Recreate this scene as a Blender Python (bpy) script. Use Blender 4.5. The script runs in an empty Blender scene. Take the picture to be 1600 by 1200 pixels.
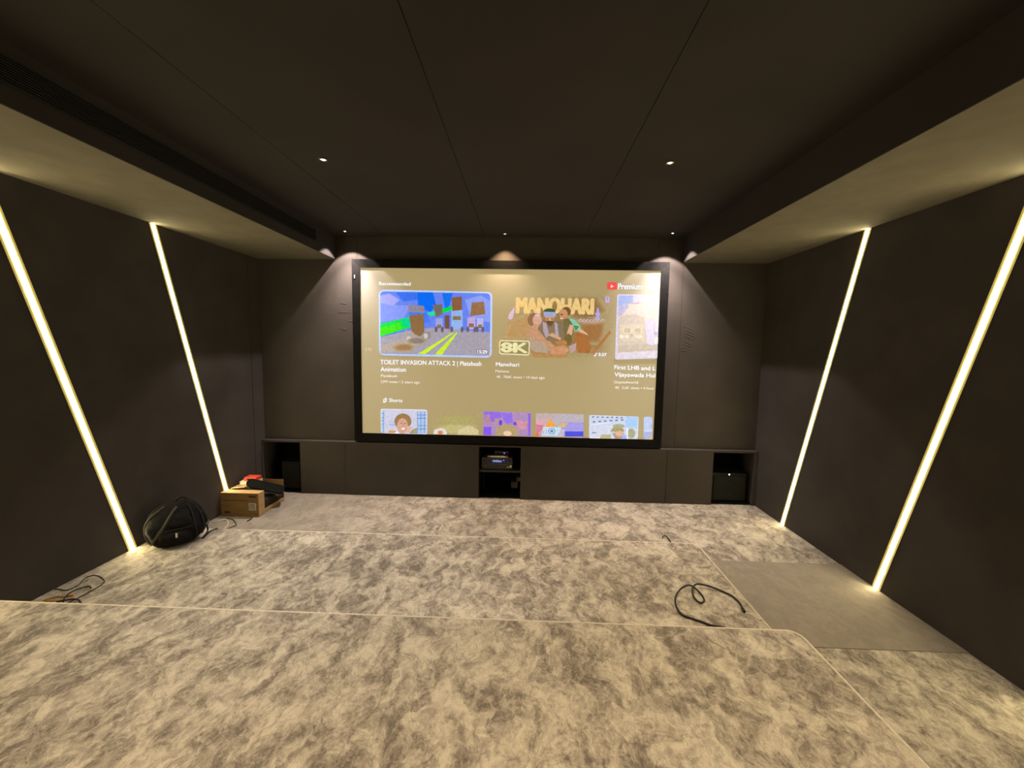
import bpy, bmesh, math, random
from mathutils import Vector, Matrix
random.seed(7)
scene = bpy.context.scene
C = scene.collection
PI = math.pi

# ------------------------------------------------------------------ camera, world, exposure
cam_data = bpy.data.cameras.new('camera')
cam = bpy.data.objects.new('camera', cam_data); C.objects.link(cam)
cam_data.sensor_fit = 'HORIZONTAL'; cam_data.sensor_width = 36.0
cam_data.lens = 641.49 / 1600.0 * 36.0
cam_data.clip_start = 0.05; cam_data.clip_end = 60
_p, _y, _r = math.radians(5.0558), math.radians(-1.8282), math.radians(0.9354)
_f = Vector((math.sin(_y)*math.cos(_p), math.cos(_y)*math.cos(_p), -math.sin(_p)))
_rt = Vector((math.cos(_y), -math.sin(_y), 0)); _up = _rt.cross(_f)
_r2 = _rt*math.cos(_r) + _up*math.sin(_r); _u2 = -_rt*math.sin(_r) + _up*math.cos(_r)
cam.matrix_world = Matrix(((_r2.x, _u2.x, -_f.x, 0.2535), (_r2.y, _u2.y, -_f.y, 0.0), (_r2.z, _u2.z, -_f.z, 2.1711), (0, 0, 0, 1)))
scene.camera = cam

world = bpy.data.worlds.new('world'); scene.world = world; world.use_nodes = True
world.node_tree.nodes['Background'].inputs[0].default_value = (0, 0, 0, 1)
world.node_tree.nodes['Background'].inputs[1].default_value = 0.0
vs = scene.view_settings
scene.display_settings.display_device = 'sRGB'
vs.view_transform = 'Standard'; vs.look = 'None'; vs.gamma = 1.0; vs.use_curve_mapping = False
vs.exposure = 0.0

STRIP_L = 64.0                     # radiance of the light strips
STRIP_COL = (1.0, 0.85, 0.46)
WALLWASH_W = 125.0                 # the two small lamps close to the front wall
AMBER_W = 75.0                    # the middle lamp close to the front wall
DOWN_W = 172.0                     # the downlights over the seating platforms
UPPER_W = 365.0                    # the downlights over the higher platform
COOL = (0.97, 0.94, 0.92); WARM = (1.0, 0.80, 0.52); PINK = (1.0, 0.86, 0.78); AMBER = (1.0, 0.70, 0.40)

# ------------------------------------------------------------------ room measures (metres)
XL, XR, YB, D, YN = -3.563, 3.534, -2.4, 5.833, 6.27
ZS, ZC, SL, SR = 3.373, 3.696, -2.450, 2.386
H1, XP1, Y1 = 0.143, 2.097, 4.237
H2, XP2, Y2 = 0.437, 1.987, 2.484
ZL = 0.780                          # ledge on top of the low cabinet
YC = 5.733                          # cabinet front
YS, ZSC = 5.750, 2.0794             # projection screen plane and centre height

# ------------------------------------------------------------------ materials
def lin(c):
    return tuple(((x/255)/12.92 if x/255 <= .04045 else (((x/255)+.055)/1.055)**2.4) for x in c)

def mat(name, base=(.5, .5, .5), rough=.8, metal=0, emis=None, estr=0, spec=.3):
    m = bpy.data.materials.new(name); m.use_nodes = True
    b = m.node_tree.nodes['Principled BSDF']
    b.inputs['Base Color'].default_value = (*base, 1); b.inputs['Roughness'].default_value = rough
    b.inputs['Metallic'].default_value = metal
    b.inputs['Specular IOR Level'].default_value = spec
    if emis:
        b.inputs['Emission Color'].default_value = (*emis, 1); b.inputs['Emission Strength'].default_value = estr
    return m

def noise_mat(name, c1, c2, scale, rough=.9, bump=.2, bscale=60, bdist=.004, detail=4, spec=.2, stretch=(1, 1, 1)):
    """two tones mixed by noise, with a fine noise relief"""
    m = mat(name, c1, rough, spec=spec); nt = m.node_tree; N = nt.nodes; L = nt.links; b = N['Principled BSDF']
    tc = N.new('ShaderNodeTexCoord'); mp = N.new('ShaderNodeMapping'); mp.inputs['Scale'].default_value = stretch
    L.new(tc.outputs['Object'], mp.inputs['Vector'])
    n = N.new('ShaderNodeTexNoise'); n.inputs['Scale'].default_value = scale; n.inputs['Detail'].default_value = detail
    L.new(mp.outputs[0], n.inputs['Vector'])
    r = N.new('ShaderNodeValToRGB'); r.color_ramp.elements[0].position = .35; r.color_ramp.elements[1].position = .65
    r.color_ramp.elements[0].color = (*c1, 1); r.color_ramp.elements[1].color = (*c2, 1)
    L.new(n.outputs['Fac'], r.inputs[0]); L.new(r.outputs[0], b.inputs['Base Color'])
    n2 = N.new('ShaderNodeTexNoise'); n2.inputs['Scale'].default_value = bscale; n2.inputs['Detail'].default_value = 3
    L.new(tc.outputs['Object'], n2.inputs['Vector'])
    bp = N.new('ShaderNodeBump'); bp.inputs['Strength'].default_value = bump; bp.inputs['Distance'].default_value = bdist
    L.new(n2.outputs['Fac'], bp.inputs['Height']); L.new(bp.outputs[0], b.inputs['Normal'])
    return m

def carpet_mat(name, plain=0.0, left_plain=False, seed=0, tone=1.0):
    """velvet cut pile: brushed light and dark patches, short fibres"""
    m = mat(name, (.4, .35, .3), .95, spec=.1); nt = m.node_tree; N = nt.nodes; L = nt.links; b = N['Principled BSDF']
    b.inputs['Sheen Weight'].default_value = .15; b.inputs['Sheen Roughness'].default_value = .5
    tc = N.new('ShaderNodeTexCoord')
    def noise(scale, detail, dist, stretch=(1, 1, 1), rot=0.0, rough=.55):
        mp = N.new('ShaderNodeMapping'); mp.inputs['Scale'].default_value = stretch; mp.inputs['Rotation'].default_value = (0, 0, rot)
        L.new(tc.outputs['Object'], mp.inputs['Vector'])
        n = N.new('ShaderNodeTexNoise'); n.inputs['Scale'].default_value = scale; n.inputs['Detail'].default_value = detail
        n.inputs['Distortion'].default_value = dist; n.inputs['Roughness'].default_value = rough
        L.new(mp.outputs[0], n.inputs['Vector']); return n.outputs['Fac']
    def ramp(f, p0, p1, v0=0.0, v1=1.0):
        r = N.new('ShaderNodeMapRange'); r.interpolation_type = 'SMOOTHSTEP'
        r.inputs['From Min'].default_value = p0; r.inputs['From Max'].default_value = p1
        r.inputs['To Min'].default_value = v0; r.inputs['To Max'].default_value = v1
        L.new(f, r.inputs['Value']); return r.outputs[0]
    def math_(op, a, b_):
        n = N.new('ShaderNodeMath'); n.operation = op
        for i, v in enumerate((a, b_)):
            if isinstance(v, (int, float)): n.inputs[i].default_value = v
            else: L.new(v, n.inputs[i])
        return n.outputs[0]
    warp = N.new('ShaderNodeMapping'); warp.inputs['Location'].default_value = (seed*3.7, seed*5.1, 0); L.new(tc.outputs['Object'], warp.inputs['Vector'])
    def wnoise(scale, detail, amount, stretch, rough):
        w_ = N.new('ShaderNodeTexNoise'); w_.inputs['Scale'].default_value = scale*.8; w_.inputs['Detail'].default_value = 3
        L.new(warp.outputs[0], w_.inputs['Vector'])
        vm = N.new('ShaderNodeVectorMath'); vm.operation = 'MULTIPLY_ADD'
        L.new(w_.outputs['Color'], vm.inputs[0]); vm.inputs[1].default_value = (amount, amount, 0); L.new(warp.outputs[0], vm.inputs[2])
        mp = N.new('ShaderNodeMapping'); mp.inputs['Scale'].default_value = stretch; mp.inputs['Rotation'].default_value = (0, 0, .15)
        L.new(vm.outputs[0], mp.inputs['Vector'])
        n = N.new('ShaderNodeTexNoise'); n.inputs['Scale'].default_value = scale; n.inputs['Detail'].default_value = detail
        n.inputs['Roughness'].default_value = rough; n.inputs['Distortion'].default_value = .5
        L.new(mp.outputs[0], n.inputs['Vector']); return n.outputs['Fac']
    big = ramp(wnoise(4.0, 10, .50, (1.3, .75, 1), .70), .40, .60)
    mid = ramp(wnoise(12.0, 8, .20, (1.5, .7, 1), .74), .42, .58)
    def ridged(scale, amount, stretch):
        w_ = N.new('ShaderNodeTexNoise'); w_.inputs['Scale'].default_value = scale*.9; w_.inputs['Detail'].default_value = 4
        L.new(warp.outputs[0], w_.inputs['Vector'])
        vm = N.new('ShaderNodeVectorMath'); vm.operation = 'MULTIPLY_ADD'
        L.new(w_.outputs['Color'], vm.inputs[0]); vm.inputs[1].default_value = (amount, amount, 0); L.new(warp.outputs[0], vm.inputs[2])
        mp = N.new('ShaderNodeMapping'); mp.inputs['Scale'].default_value = stretch; L.new(vm.outputs[0], mp.inputs['Vector'])
        n = N.new('ShaderNodeTexNoise'); n.inputs['Scale'].default_value = scale; n.inputs['Detail'].default_value = 2; n.inputs['Roughness'].default_value = .5
        L.new(mp.outputs[0], n.inputs['Vector'])
        # thin light combed lines where the noise crosses its middle
        d = math_('ABSOLUTE', math_('SUBTRACT', n.outputs['Fac'], .5), 0)
        return ramp(d, .0, .07, 1.0, 0.0)
    comb = math_('MAXIMUM', ridged(4.0, .5, (1.3, .8, 1)), math_('MULTIPLY', ridged(8.5, .25, (1.5, .7, 1)), .8))
    fine = noise(38, 5, 1.0, (1.5, .9, 1), .3, .75)
    grain = noise(260, 2, 0, (1, 1, 1), 0, .6)
    f = math_('ADD', math_('MULTIPLY', big, .44), math_('ADD', math_('MULTIPLY', mid, .26), math_('MULTIPLY', comb, .15)))
    f = math_('ADD', f, math_('MULTIPLY', ramp(fine, .3, .7), .20))
    f = math_('ADD', f, math_('MULTIPLY', math_('SUBTRACT', grain, .5), .45))
    if left_plain:      # the pile lies smooth along the side by the boxes
        sx = N.new('ShaderNodeSeparateXYZ'); L.new(tc.outputs['Object'], sx.inputs[0])
        k = math_('ADD', sx.outputs['X'], math_('MULTIPLY', noise(2.2, 3, .5), 1.6))
        w = ramp(k, -1.9, .2, .30, 1.0)
        f = math_('ADD', math_('MULTIPLY', math_('SUBTRACT', f, .34), w), .34)
    if plain:
        f = math_('ADD', math_('MULTIPLY', math_('SUBTRACT', f, .5), 1 - plain), .29)
    cr = N.new('ShaderNodeValToRGB'); e = cr.color_ramp.elements
    e[0].position = .14; e[0].color = (.135*tone, .109*tone, .093*tone, 1); e[1].position = .90; e[1].color = (.535*tone, .468*tone, .388*tone, 1)
    L.new(f, cr.inputs[0]); L.new(cr.outputs[0], b.inputs['Base Color'])
    bp = N.new('ShaderNodeBump'); bp.inputs['Strength'].default_value = .5; bp.inputs['Distance'].default_value = .006
    L.new(math_('ADD', noise(160, 2, 0), math_('MULTIPLY', f, 1.2)), bp.inputs['Height']); L.new(bp.outputs[0], b.inputs['Normal'])
    return m

def art_mat():
    """projected picture: colour comes from the 'Col' attribute of each flat shape"""
    m = mat('projected_picture', (.5, .5, .5), .9, spec=.1); nt = m.node_tree; b = nt.nodes['Principled BSDF']
    a = nt.nodes.new('ShaderNodeAttribute'); a.attribute_name = 'Col'
    def mix(blend, A_, B2, fac):
        mx = nt.nodes.new('ShaderNodeMix'); mx.data_type = 'RGBA'; mx.blend_type = blend
        for key, v in (('A', A_), ('B', B2), ('Factor', fac)):
            s_ = [s for s in mx.inputs if s.name == key and s.type == ('VALUE' if key == 'Factor' else 'RGBA')][0]
            if isinstance(v, (tuple, float)): s_.default_value = v
            else: nt.links.new(v, s_)
        return [s for s in mx.outputs if s.type == 'RGBA'][0]
    nz = nt.nodes.new('ShaderNodeTexNoise'); nz.inputs['Scale'].default_value = 26; nz.inputs['Detail'].default_value = 6; nz.inputs['Roughness'].default_value = .7
    tcn = nt.nodes.new('ShaderNodeTexCoord'); nt.links.new(tcn.outputs['Object'], nz.inputs['Vector'])
    mr = nt.nodes.new('ShaderNodeMapRange'); mr.inputs['From Min'].default_value = .3; mr.inputs['From Max'].default_value = .7; mr.inputs['To Min'].default_value = .78; mr.inputs['To Max'].default_value = 1.2
    nt.links.new(nz.outputs['Fac'], mr.inputs['Value']); nt.links.new(mr.outputs[0], b.inputs['Emission Strength'])
    dark = mix('MULTIPLY', a.outputs['Color'], (.30, .30, .30, 1), 1.0)
    nt.links.new(mix('MIX', (.205, .205, .204, 1), dark, a.outputs['Alpha']), b.inputs['Base Color'])
    nt.links.new(mix('MIX', (SCREEN_BG[0]/ART_E, SCREEN_BG[1]/ART_E, SCREEN_BG[2]/ART_E, 1), a.outputs['Color'], a.outputs['Alpha']), b.inputs['Emission Color'])
    mr.inputs['To Min'].default_value *= ART_E; mr.inputs['To Max'].default_value *= ART_E
    return m
ART_E = 0.86
SCREEN_BG = (.345, .258, .112)  # menu tone plus the room light falling on the cloth

M = {}
M['fabric'] = noise_mat('wall_fabric', (.050, .043, .039), (.060, .052, .047), 3.0, .95, .35, 420, .002, spec=.12)
M['fabric_soft'] = noise_mat('panel_fabric', (.049, .041, .037), (.058, .049, .044), 2.2, .93, .35, 22, .004, spec=.12)
M['soffit'] = noise_mat('soffit_fabric_lit', (.114, .099, .074), (.130, .114, .086), 5, .95, .5, 60, .003, spec=.12)  # same cloth as the ceiling, strip light painted in as a lighter tone
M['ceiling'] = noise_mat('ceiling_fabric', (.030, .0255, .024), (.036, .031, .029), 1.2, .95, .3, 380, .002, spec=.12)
M['carpet'] = carpet_mat('carpet_pile', seed=1)
M['carpet_top'] = carpet_mat('carpet_pile_upper', seed=2)
M['carpet_floor'] = carpet_mat('carpet_pile_floor', left_plain=True, seed=3, tone=.86)
M['carpet_plain'] = carpet_mat('carpet_pile_smooth', plain=.86, seed=4, tone=.92)
M['nosing'] = noise_mat('carpet_edge_highlight', (.50, .435, .37), (.60, .53, .45), 40, .95, .5, 200, .003, spec=.1)  # paler than the field: edge highlight put into the colour
M['screen'] = noise_mat('screen_cloth', (.20, .20, .20), (.21, .21, .207), 3, .85, .05, 300, .001, spec=.1)
_b = M['screen'].node_tree.nodes['Principled BSDF']      # menu background with the tan room light on the cloth put in as emission
_b.inputs['Emission Color'].default_value = (*SCREEN_BG, 1); _b.inputs['Emission Strength'].default_value = 1.0
M['frame'] = noise_mat('frame_velvet', (.004, .004, .004), (.007, .006, .006), 20, .85, .4, 60, .004, spec=.10)
M['art'] = art_mat()
M['strip'] = mat('strip_diffuser', (.9, .85, .6), .5, emis=STRIP_COL, estr=STRIP_L)
M['strip_bloom_inner'] = mat('strip_bloom_near', (.8, .75, .5), .5, emis=(1.0, .80, .16), estr=.80)  # bloom close to the strip, put in as a glowing band
M['strip_bloom_outer'] = mat('strip_bloom_far', (.5, .42, .2), .5, emis=(1.0, .78, .14), estr=.20)  # weaker outer bloom, also put in as emission
M['channel'] = mat('dark_anodised_channel', (.05, .048, .042), .5, .6)
M['black'] = noise_mat('black_plastic', (.010, .010, .010), (.014, .014, .013), 20, .5, .1, 300, .001, spec=.4)
M['black_matte'] = noise_mat('black_board', (.006, .006, .006), (.010, .010, .010), 12, .8, .2, 120, .002)
M['deck'] = noise_mat('deck_rubber', (.005, .006, .005), (.008, .009, .007), 30, .85, .3, 200, .002, spec=.06)
M['grille'] = mat('dark_grille_metal', (.020, .018, .016), .6, .0)
M['void'] = mat('cavity_shade', (.006, .005, .005), .95, spec=.05)  # recess shade painted in as near black
M['receiver'] = noise_mat('receiver_metal', (.030, .028, .026), (.036, .034, .031), 30, .45, .1, 400, .0005, spec=.4)
M['display'] = mat('display_glass', (.004, .004, .02), .2, emis=(.03, .05, .4), estr=.12, spec=.5)
M['display_text'] = mat('display_text', (.1, .1, .2), .5, emis=(.55, .62, 1.0), estr=.9)
M['blue_led'] = mat('blue_led', (.1, .1, .8), .4, emis=(.15, .15, 1.0), estr=2.2)
M['white_led'] = mat('white_led', (.8, .8, .8), .4, emis=(1, .97, .9), estr=3.0)
M['sub'] = noise_mat('subwoofer_vinyl', (.005, .005, .005), (.008, .008, .007), 30, .7, .2, 200, .001, spec=.15)
M['grey'] = noise_mat('grey_plastic', (.24, .225, .20), (.27, .25, .22), 30, .6, .05, 200, .0005)
M['knob'] = mat('knob_metal', (.10, .095, .09), .35, .6)
M['cream'] = noise_mat('cream_plastic', (.62, .60, .50), (.66, .64, .54), 30, .5, .05, 200, .0005)
M['orange'] = noise_mat('orange_plastic', (.65, .20, .06), (.70, .24, .08), 30, .5, .05, 200, .0005)
M['sticker'] = mat('pale_sticker', (.65, .62, .48), .6)
M['card'] = noise_mat('cardboard', (.215, .122, .045), (.255, .150, .058), 6, .85, .25, 90, .002, stretch=(1, 1, 6))
M['card_edge'] = noise_mat('cardboard_edge', (.36, .225, .10), (.42, .27, .13), 20, .9, .3, 200, .002)
M['ink'] = mat('box_print_ink', (.055, .032, .016), .8)
M['paper'] = noise_mat('label_paper', (.44, .40, .32), (.56, .52, .44), 60, .8, .05, 200, .0005)
M['white'] = noise_mat('white_carton', (.62, .58, .50), (.68, .64, .56), 10, .7, .1, 80, .001)
M['red'] = noise_mat('red_plastic', (.55, .055, .030), (.62, .07, .035), 20, .55, .1, 100, .001)
M['foam'] = noise_mat('dark_packing', (.020, .016, .013), (.030, .024, .020), 20, .9, .3, 60, .004)
M['bag'] = noise_mat('backpack_nylon', (.007, .007, .007), (.013, .012, .012), 9, .85, .8, 22, .02, spec=.06)
M['bag_panel'] = noise_mat('backpack_pocket_nylon', (.008, .008, .008), (.014, .013, .013), 12, .85, .8, 30, .016, spec=.06)
M['webbing'] = noise_mat('olive_webbing', (.060, .051, .037), (.080, .069, .050), 60, .85, .4, 300, .001)
M['webbing_dark'] = noise_mat('dark_webbing', (.014, .013, .012), (.020, .019, .018), 60, .85, .4, 300, .001)
M['cable'] = mat('black_cable', (.010, .008, .006), .55, spec=.35)
M['cable_thin'] = mat('dark_cable', (.045, .034, .022), .6)
M['cable_orange'] = mat('amber_cable', (.40, .22, .06), .55)
M['cable_cream'] = mat('cream_cable', (.62, .50, .32), .55)

# ------------------------------------------------------------------ builders
ORIGIN = {}
def link(o, parent=None):
    C.objects.link(o)
    if parent is not None: o.parent = parent
    return o

def thing(name, label, cat, loc, group=None):
    o = bpy.data.objects.new(name, None); link(o); o.location = loc; o.empty_display_size = .05
    o['label'] = label; o['category'] = cat
    if group: o['group'] = group
    ORIGIN[o.name] = Vector(loc)
    return o

def obj(name, bm, m, parent=None, smooth=False, origin=None, label=None, bevel=0.0, segs=2):
    """one mesh object; coordinates in bm are world coordinates"""
    if bevel:
        bmesh.ops.bevel(bm, geom=[e for e in bm.edges if e.is_manifold and e.calc_face_angle(0) > .5], offset=bevel, segments=segs, profile=.5, affect='EDGES')
    bmesh.ops.recalc_face_normals(bm, faces=bm.faces)
    og = ORIGIN[parent.name] if parent is not None else Vector(origin or (0, 0, 0))
    bmesh.ops.translate(bm, verts=bm.verts, vec=-og)
    me = bpy.data.meshes.new(name); bm.to_mesh(me); bm.free()
    for k in (m if isinstance(m, (list, tuple)) else [m]): me.materials.append(k)
    if smooth or bevel:
        for p in me.polygons: p.use_smooth = True
        if not smooth or bevel: me.set_sharp_from_angle(angle=math.radians(50))
    o = bpy.data.objects.new(name, me); link(o, parent)
    if parent is None: o.location = og
    ORIGIN[o.name] = og
    if label: o['label'] = label
    return o

def tag(o, label=None, cat=None, group=None, kind=None):
    if label: o['label'] = label
    if cat: o['category'] = cat
    if group: o['group'] = group
    if kind: o['kind'] = kind
    return o

def box(bm, x0, x1, y0, y1, z0, z1, mtx=None, mi=0):
    vs_ = [Vector((x, y, z)) for z in (z0, z1) for y in (y0, y1) for x in (x0, x1)]
    if mtx: vs_ = [mtx @ v for v in vs_]
    v = [bm.verts.new(p) for p in vs_]
    for f in ((0, 2, 3, 1), (4, 5, 7, 6), (0, 1, 5, 4), (2, 6, 7, 3), (0, 4, 6, 2), (1, 3, 7, 5)):
        bm.faces.new([v[i] for i in f]).material_index = mi
    return bm

def B(*a, **k): return box(bmesh.new(), *a, **k)

def prism(bm, pts, a0, a1, axis='y'):
    """polygon (two coordinates) extruded along an axis"""
    def P(p, a):
        return (p[0], a, p[1]) if axis == 'y' else ((a, p[0], p[1]) if axis == 'x' else (p[0], p[1], a))
    lo = [bm.verts.new(P(p, a0)) for p in pts]; hi = [bm.verts.new(P(p, a1)) for p in pts]
    n = len(pts)
    for i in range(n): bm.faces.new((lo[i], lo[(i+1) % n], hi[(i+1) % n], hi[i]))
    bm.faces.new(lo[::-1]); bm.faces.new(hi)
    return bm

def disc(bm, c, r0, r1, h, axis='z', n=20):
    """frustum with its base centred at c"""
    c = Vector(c); ring = []
    for (r, t) in ((r0, 0), (r1, h)):
        row = []
        for i in range(n):
            a = 2*PI*i/n; u, w = r*math.cos(a), r*math.sin(a)
            row.append(bm.verts.new(c + (Vector((u, w, t)) if axis == 'z' else Vector((u, t, w)) if axis == 'y' else Vector((t, u, w)))))
        ring.append(row)
    for i in range(n): bm.faces.new((ring[0][i], ring[0][(i+1) % n], ring[1][(i+1) % n], ring[1][i]))
    bm.faces.new(ring[0][::-1]); bm.faces.new(ring[1])
    return bm

def smooth_path(pts, k=5):
    P = [Vector(p) for p in pts]; out = []
    for i in range(len(P)-1):
        a = P[max(i-1, 0)]; b = P[i]; c = P[i+1]; d = P[min(i+2, len(P)-1)]
        for j in range(k):
            t = j/k
            out.append(.5*((2*b) + (c-a)*t + (2*a-5*b+4*c-d)*t*t + (3*b-a-3*c+d)*t**3))
    out.append(P[-1]); return out

def tube(bm, pts, r, n=7, flat=1.0, up=Vector((0, 0, 1))):
    """round (or flattened) tube along a path"""
    rows = []
    for i, p in enumerate(pts):
        t = (pts[min(i+1, len(pts)-1)] - pts[max(i-1, 0)]).normalized()
        s = t.cross(up)
        if s.length < 1e-3: s = t.cross(Vector((0, 1, 0)))
        s.normalize(); u = s.cross(t).normalized()
        rr = r(i/(len(pts)-1)) if callable(r) else r
        rows.append([bm.verts.new(p + s*rr*math.cos(2*PI*k/n) + u*rr*flat*math.sin(2*PI*k/n)) for k in range(n)])
    for a, b in zip(rows, rows[1:]):
        for k in range(n): bm.faces.new((a[k], a[(k+1) % n], b[(k+1) % n], b[k]))
    bm.faces.new(rows[0][::-1]); bm.faces.new(rows[-1])
    return bm

def text_mesh(s, x0, z0, x1, z1, cap, bold=0.0, y=0.0):
    """lettering as flat mesh from (x0,z0) to (x1,z1), cap height given; returns bmesh in the XZ plane facing -Y"""
    cu = bpy.data.curves.new('lettering', 'FONT'); cu.body = s; cu.size = 1.0; cu.resolution_u = 3
    o = bpy.data.objects.new('lettering', cu); C.objects.link(o)
    dg = bpy.context.evaluated_depsgraph_get(); ev = o.evaluated_get(dg); me = ev.to_mesh()
    bm = bmesh.new(); bm.from_mesh(me); ev.to_mesh_clear()
    bpy.data.objects.remove(o); bpy.data.curves.remove(cu)
    if not bm.verts: return bm
    mn = min(v.co.x for v in bm.verts); mx = max(v.co.x for v in bm.verts)
    sx = (x1-x0)/(mx-mn); sz = cap/.729; dz = (z1-z0)/(x1-x0)
    for v in bm.verts:
        X = (v.co.x-mn)*sx; v.co = Vector((x0+X, y, z0+dz*X+v.co.y*sz))
    if bold:      # heavier strokes: the same lettering doubled a hair to each side
        src = list(bm.faces); w = bold*sx
        for k, (dx, dz2) in enumerate(((-w, 0), (w, 0), (0, w*.5), (0, -w*.5))):
            d = bmesh.ops.duplicate(bm, geom=src)['geom']
            bmesh.ops.translate(bm, verts=[g for g in d if isinstance(g, bmesh.types.BMVert)], vec=(dx, -.00004*(k+1), dz2))
    return bm

# ------------------------------------------------------------------ the room
floor = tag(obj('floor', B(XL-.15, XR+.15, YB-.15, 6.45, -.15, 0), M['carpet_floor']), 'grey brown mottled velvet pile carpet floor', kind='structure')
obj('carpet_panel', B(XP1-.02, XR, 2.926, 4.160, -.01, .005, ), M['carpet_plain'], floor, bevel=.004, label='smooth brushed carpet piece in the aisle')

wl = tag(obj('wall_left', B(XL-.15, XL, YB, 5.603, 0, 3.85), M['fabric']), 'dark brown fabric wall', kind='structure')
obj('fabric_panel', B(XL-.15, XL+.004, 5.607, YN+.1, 0, 3.85), M['fabric'], wl, bevel=.003)
wr = tag(obj('wall_right', B(XR, XR+.15, YB, YN+.1, 0, 3.85), M['fabric']), 'dark brown fabric wall', kind='structure')
wb = tag(obj('wall_back', B(XL-.15, XR+.15, YB-.15, YB, 0, 3.85), M['fabric']), 'dark brown fabric wall', kind='structure')
wf = tag(obj('wall_front', B(XL, XR, D+.012, D+.12, ZL+.004, 3.85), M['fabric_soft']), 'dark brown fabric wall around the screen', kind='structure')
for x0, x1, zt in ((XL+.005, -2.4475, ZS-.002), (-2.4465, -2.1475, ZC-.001), (-2.1455, 2.046, ZC-.001), (2.048, 2.3955, ZC-.001), (2.3995, XR-.001, ZS-.002)):
    if x0 > 2.3: zt = ZS-.002
    obj('fabric_panel', B(x0, x1, D, D+.02, ZL+.006, zt), M['fabric_soft'], wf, bevel=.004)
for k, (x, z, w, a) in enumerate(((2.44, 2.50, .13, -.25), (2.45, 2.455, .16, -.3), (2.45, 2.41, .17, -.3), (2.46, 2.365, .14, -.28), (2.44, 2.30, .15, -.35), (2.45, 2.25, .12, -.2), (2.43, 2.20, .08, .3), (2.42, 2.15, .07, .45),
                                  (-2.40, 2.75, .10, .1), (-2.42, 2.62, .16, .12), (-2.30, 2.50, .12, .15), (-2.40, 2.40, .09, -.1), (-2.58, 1.49, .11, .05), (-2.48, 1.75, .05, .2))):
    pth = [Vector((x+w*s, D-.0003, z+w*s*a+.006*math.sin(s*5))) for s in (0, .2, .4, .6, .8, 1)]
    obj('fabric_crease', tube(bmesh.new(), pth, lambda s: .0012+.0045*math.sin(PI*min(1, max(0, s))), 8, .45, Vector((0, 1, 0))), M['fabric_soft'], wf, smooth=True)
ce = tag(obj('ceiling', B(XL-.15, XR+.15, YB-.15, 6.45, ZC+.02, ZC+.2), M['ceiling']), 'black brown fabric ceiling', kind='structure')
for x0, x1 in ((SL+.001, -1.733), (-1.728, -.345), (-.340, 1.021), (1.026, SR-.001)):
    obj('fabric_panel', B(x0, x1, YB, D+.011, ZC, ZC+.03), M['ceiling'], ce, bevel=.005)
# soffits along both sides; the one on the side of the bag holds the air slot
GZ0, GZ1, GY0, GY1 = 3.478, 3.640, -.6, 5.300
bm = bmesh.new()
prism(bm, [(XL, ZS), (SL, ZS), (SL, GZ0), (SL-.07, GZ0), (SL-.07, GZ1), (SL, GZ1), (SL, ZC+.03), (XL, ZC+.03)], GY0, GY1)
box(bm, XL, SL, GY1, D+.011, ZS, ZC+.03); box(bm, XL, SL, YB, GY0, ZS, ZC+.03)
tr1 = tag(obj('trim_1', bm, M['ceiling'], bevel=.004), 'long dark fabric soffit holding the air grille', kind='structure')
obj('fabric_panel', B(XL+.001, SL-.004, YB, D+.010, ZS-.004, ZS+.002), M['soffit'], tr1, bevel=.002)  # underside of the same cloth, strip light put into its lighter tone
tr2 = tag(obj('trim_2', B(SR, XR, YB, D+.011, ZS, ZC+.03), M['ceiling'], bevel=.006), 'long plain dark fabric soffit', kind='structure')
obj('fabric_panel', B(SR+.004, XR-.001, YB, D+.010, ZS-.004, ZS+.002), M['soffit'], tr2, bevel=.002)  # lighter underside again carries painted strip light

# seating platforms
def platform(name, x1, y0, y1, h, m, label):
    cr = .075; bm = prism(bmesh.new(), [(XL+.001, y0), (x1, y0), (x1, y1-cr)] + [(x1-cr+cr*math.cos(a), y1-cr+cr*math.sin(a)) for a in (.3, .6, .9, 1.2)] + [(x1-cr, y1), (XL+.001, y1)], .001, h, 'z')
    o = obj(name, bm, m, origin=(0, (y0+y1)/2, 0), bevel=.016, segs=3)
    tag(o, label, 'platform')
    r = .008; z = h-r*.55        # pile bulging over the turned edge, its highlight put into the paler colour
    path = [Vector((XL+.012, y1-r*.5, z)), Vector((x1-.075, y1-r*.5, z))] + [Vector((x1-.075+(.075-r*.5)*math.sin(a), y1-.075+(.075-r*.5)*math.cos(a), z)) for a in (.3, .6, .9, 1.2)] + [Vector((x1-r*.5, y1-.075, z)), Vector((x1-r*.5, y0+.02, z))]
    obj('edge_highlight', tube(bmesh.new(), path, r, 8), M['nosing'], o, smooth=True, label='turned edge of the carpet with its highlight painted in')
    return o
platform('carpeted_platform', XP1, Y2+.014, Y1, H1, M['carpet'], 'lower mottled grey carpeted platform carrying the black backpack')
platform('carpeted_platform', XP2, YB+.001, Y2, H2, M['carpet_top'], 'higher mottled beige carpeted platform stepping down to the lower one')

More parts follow.
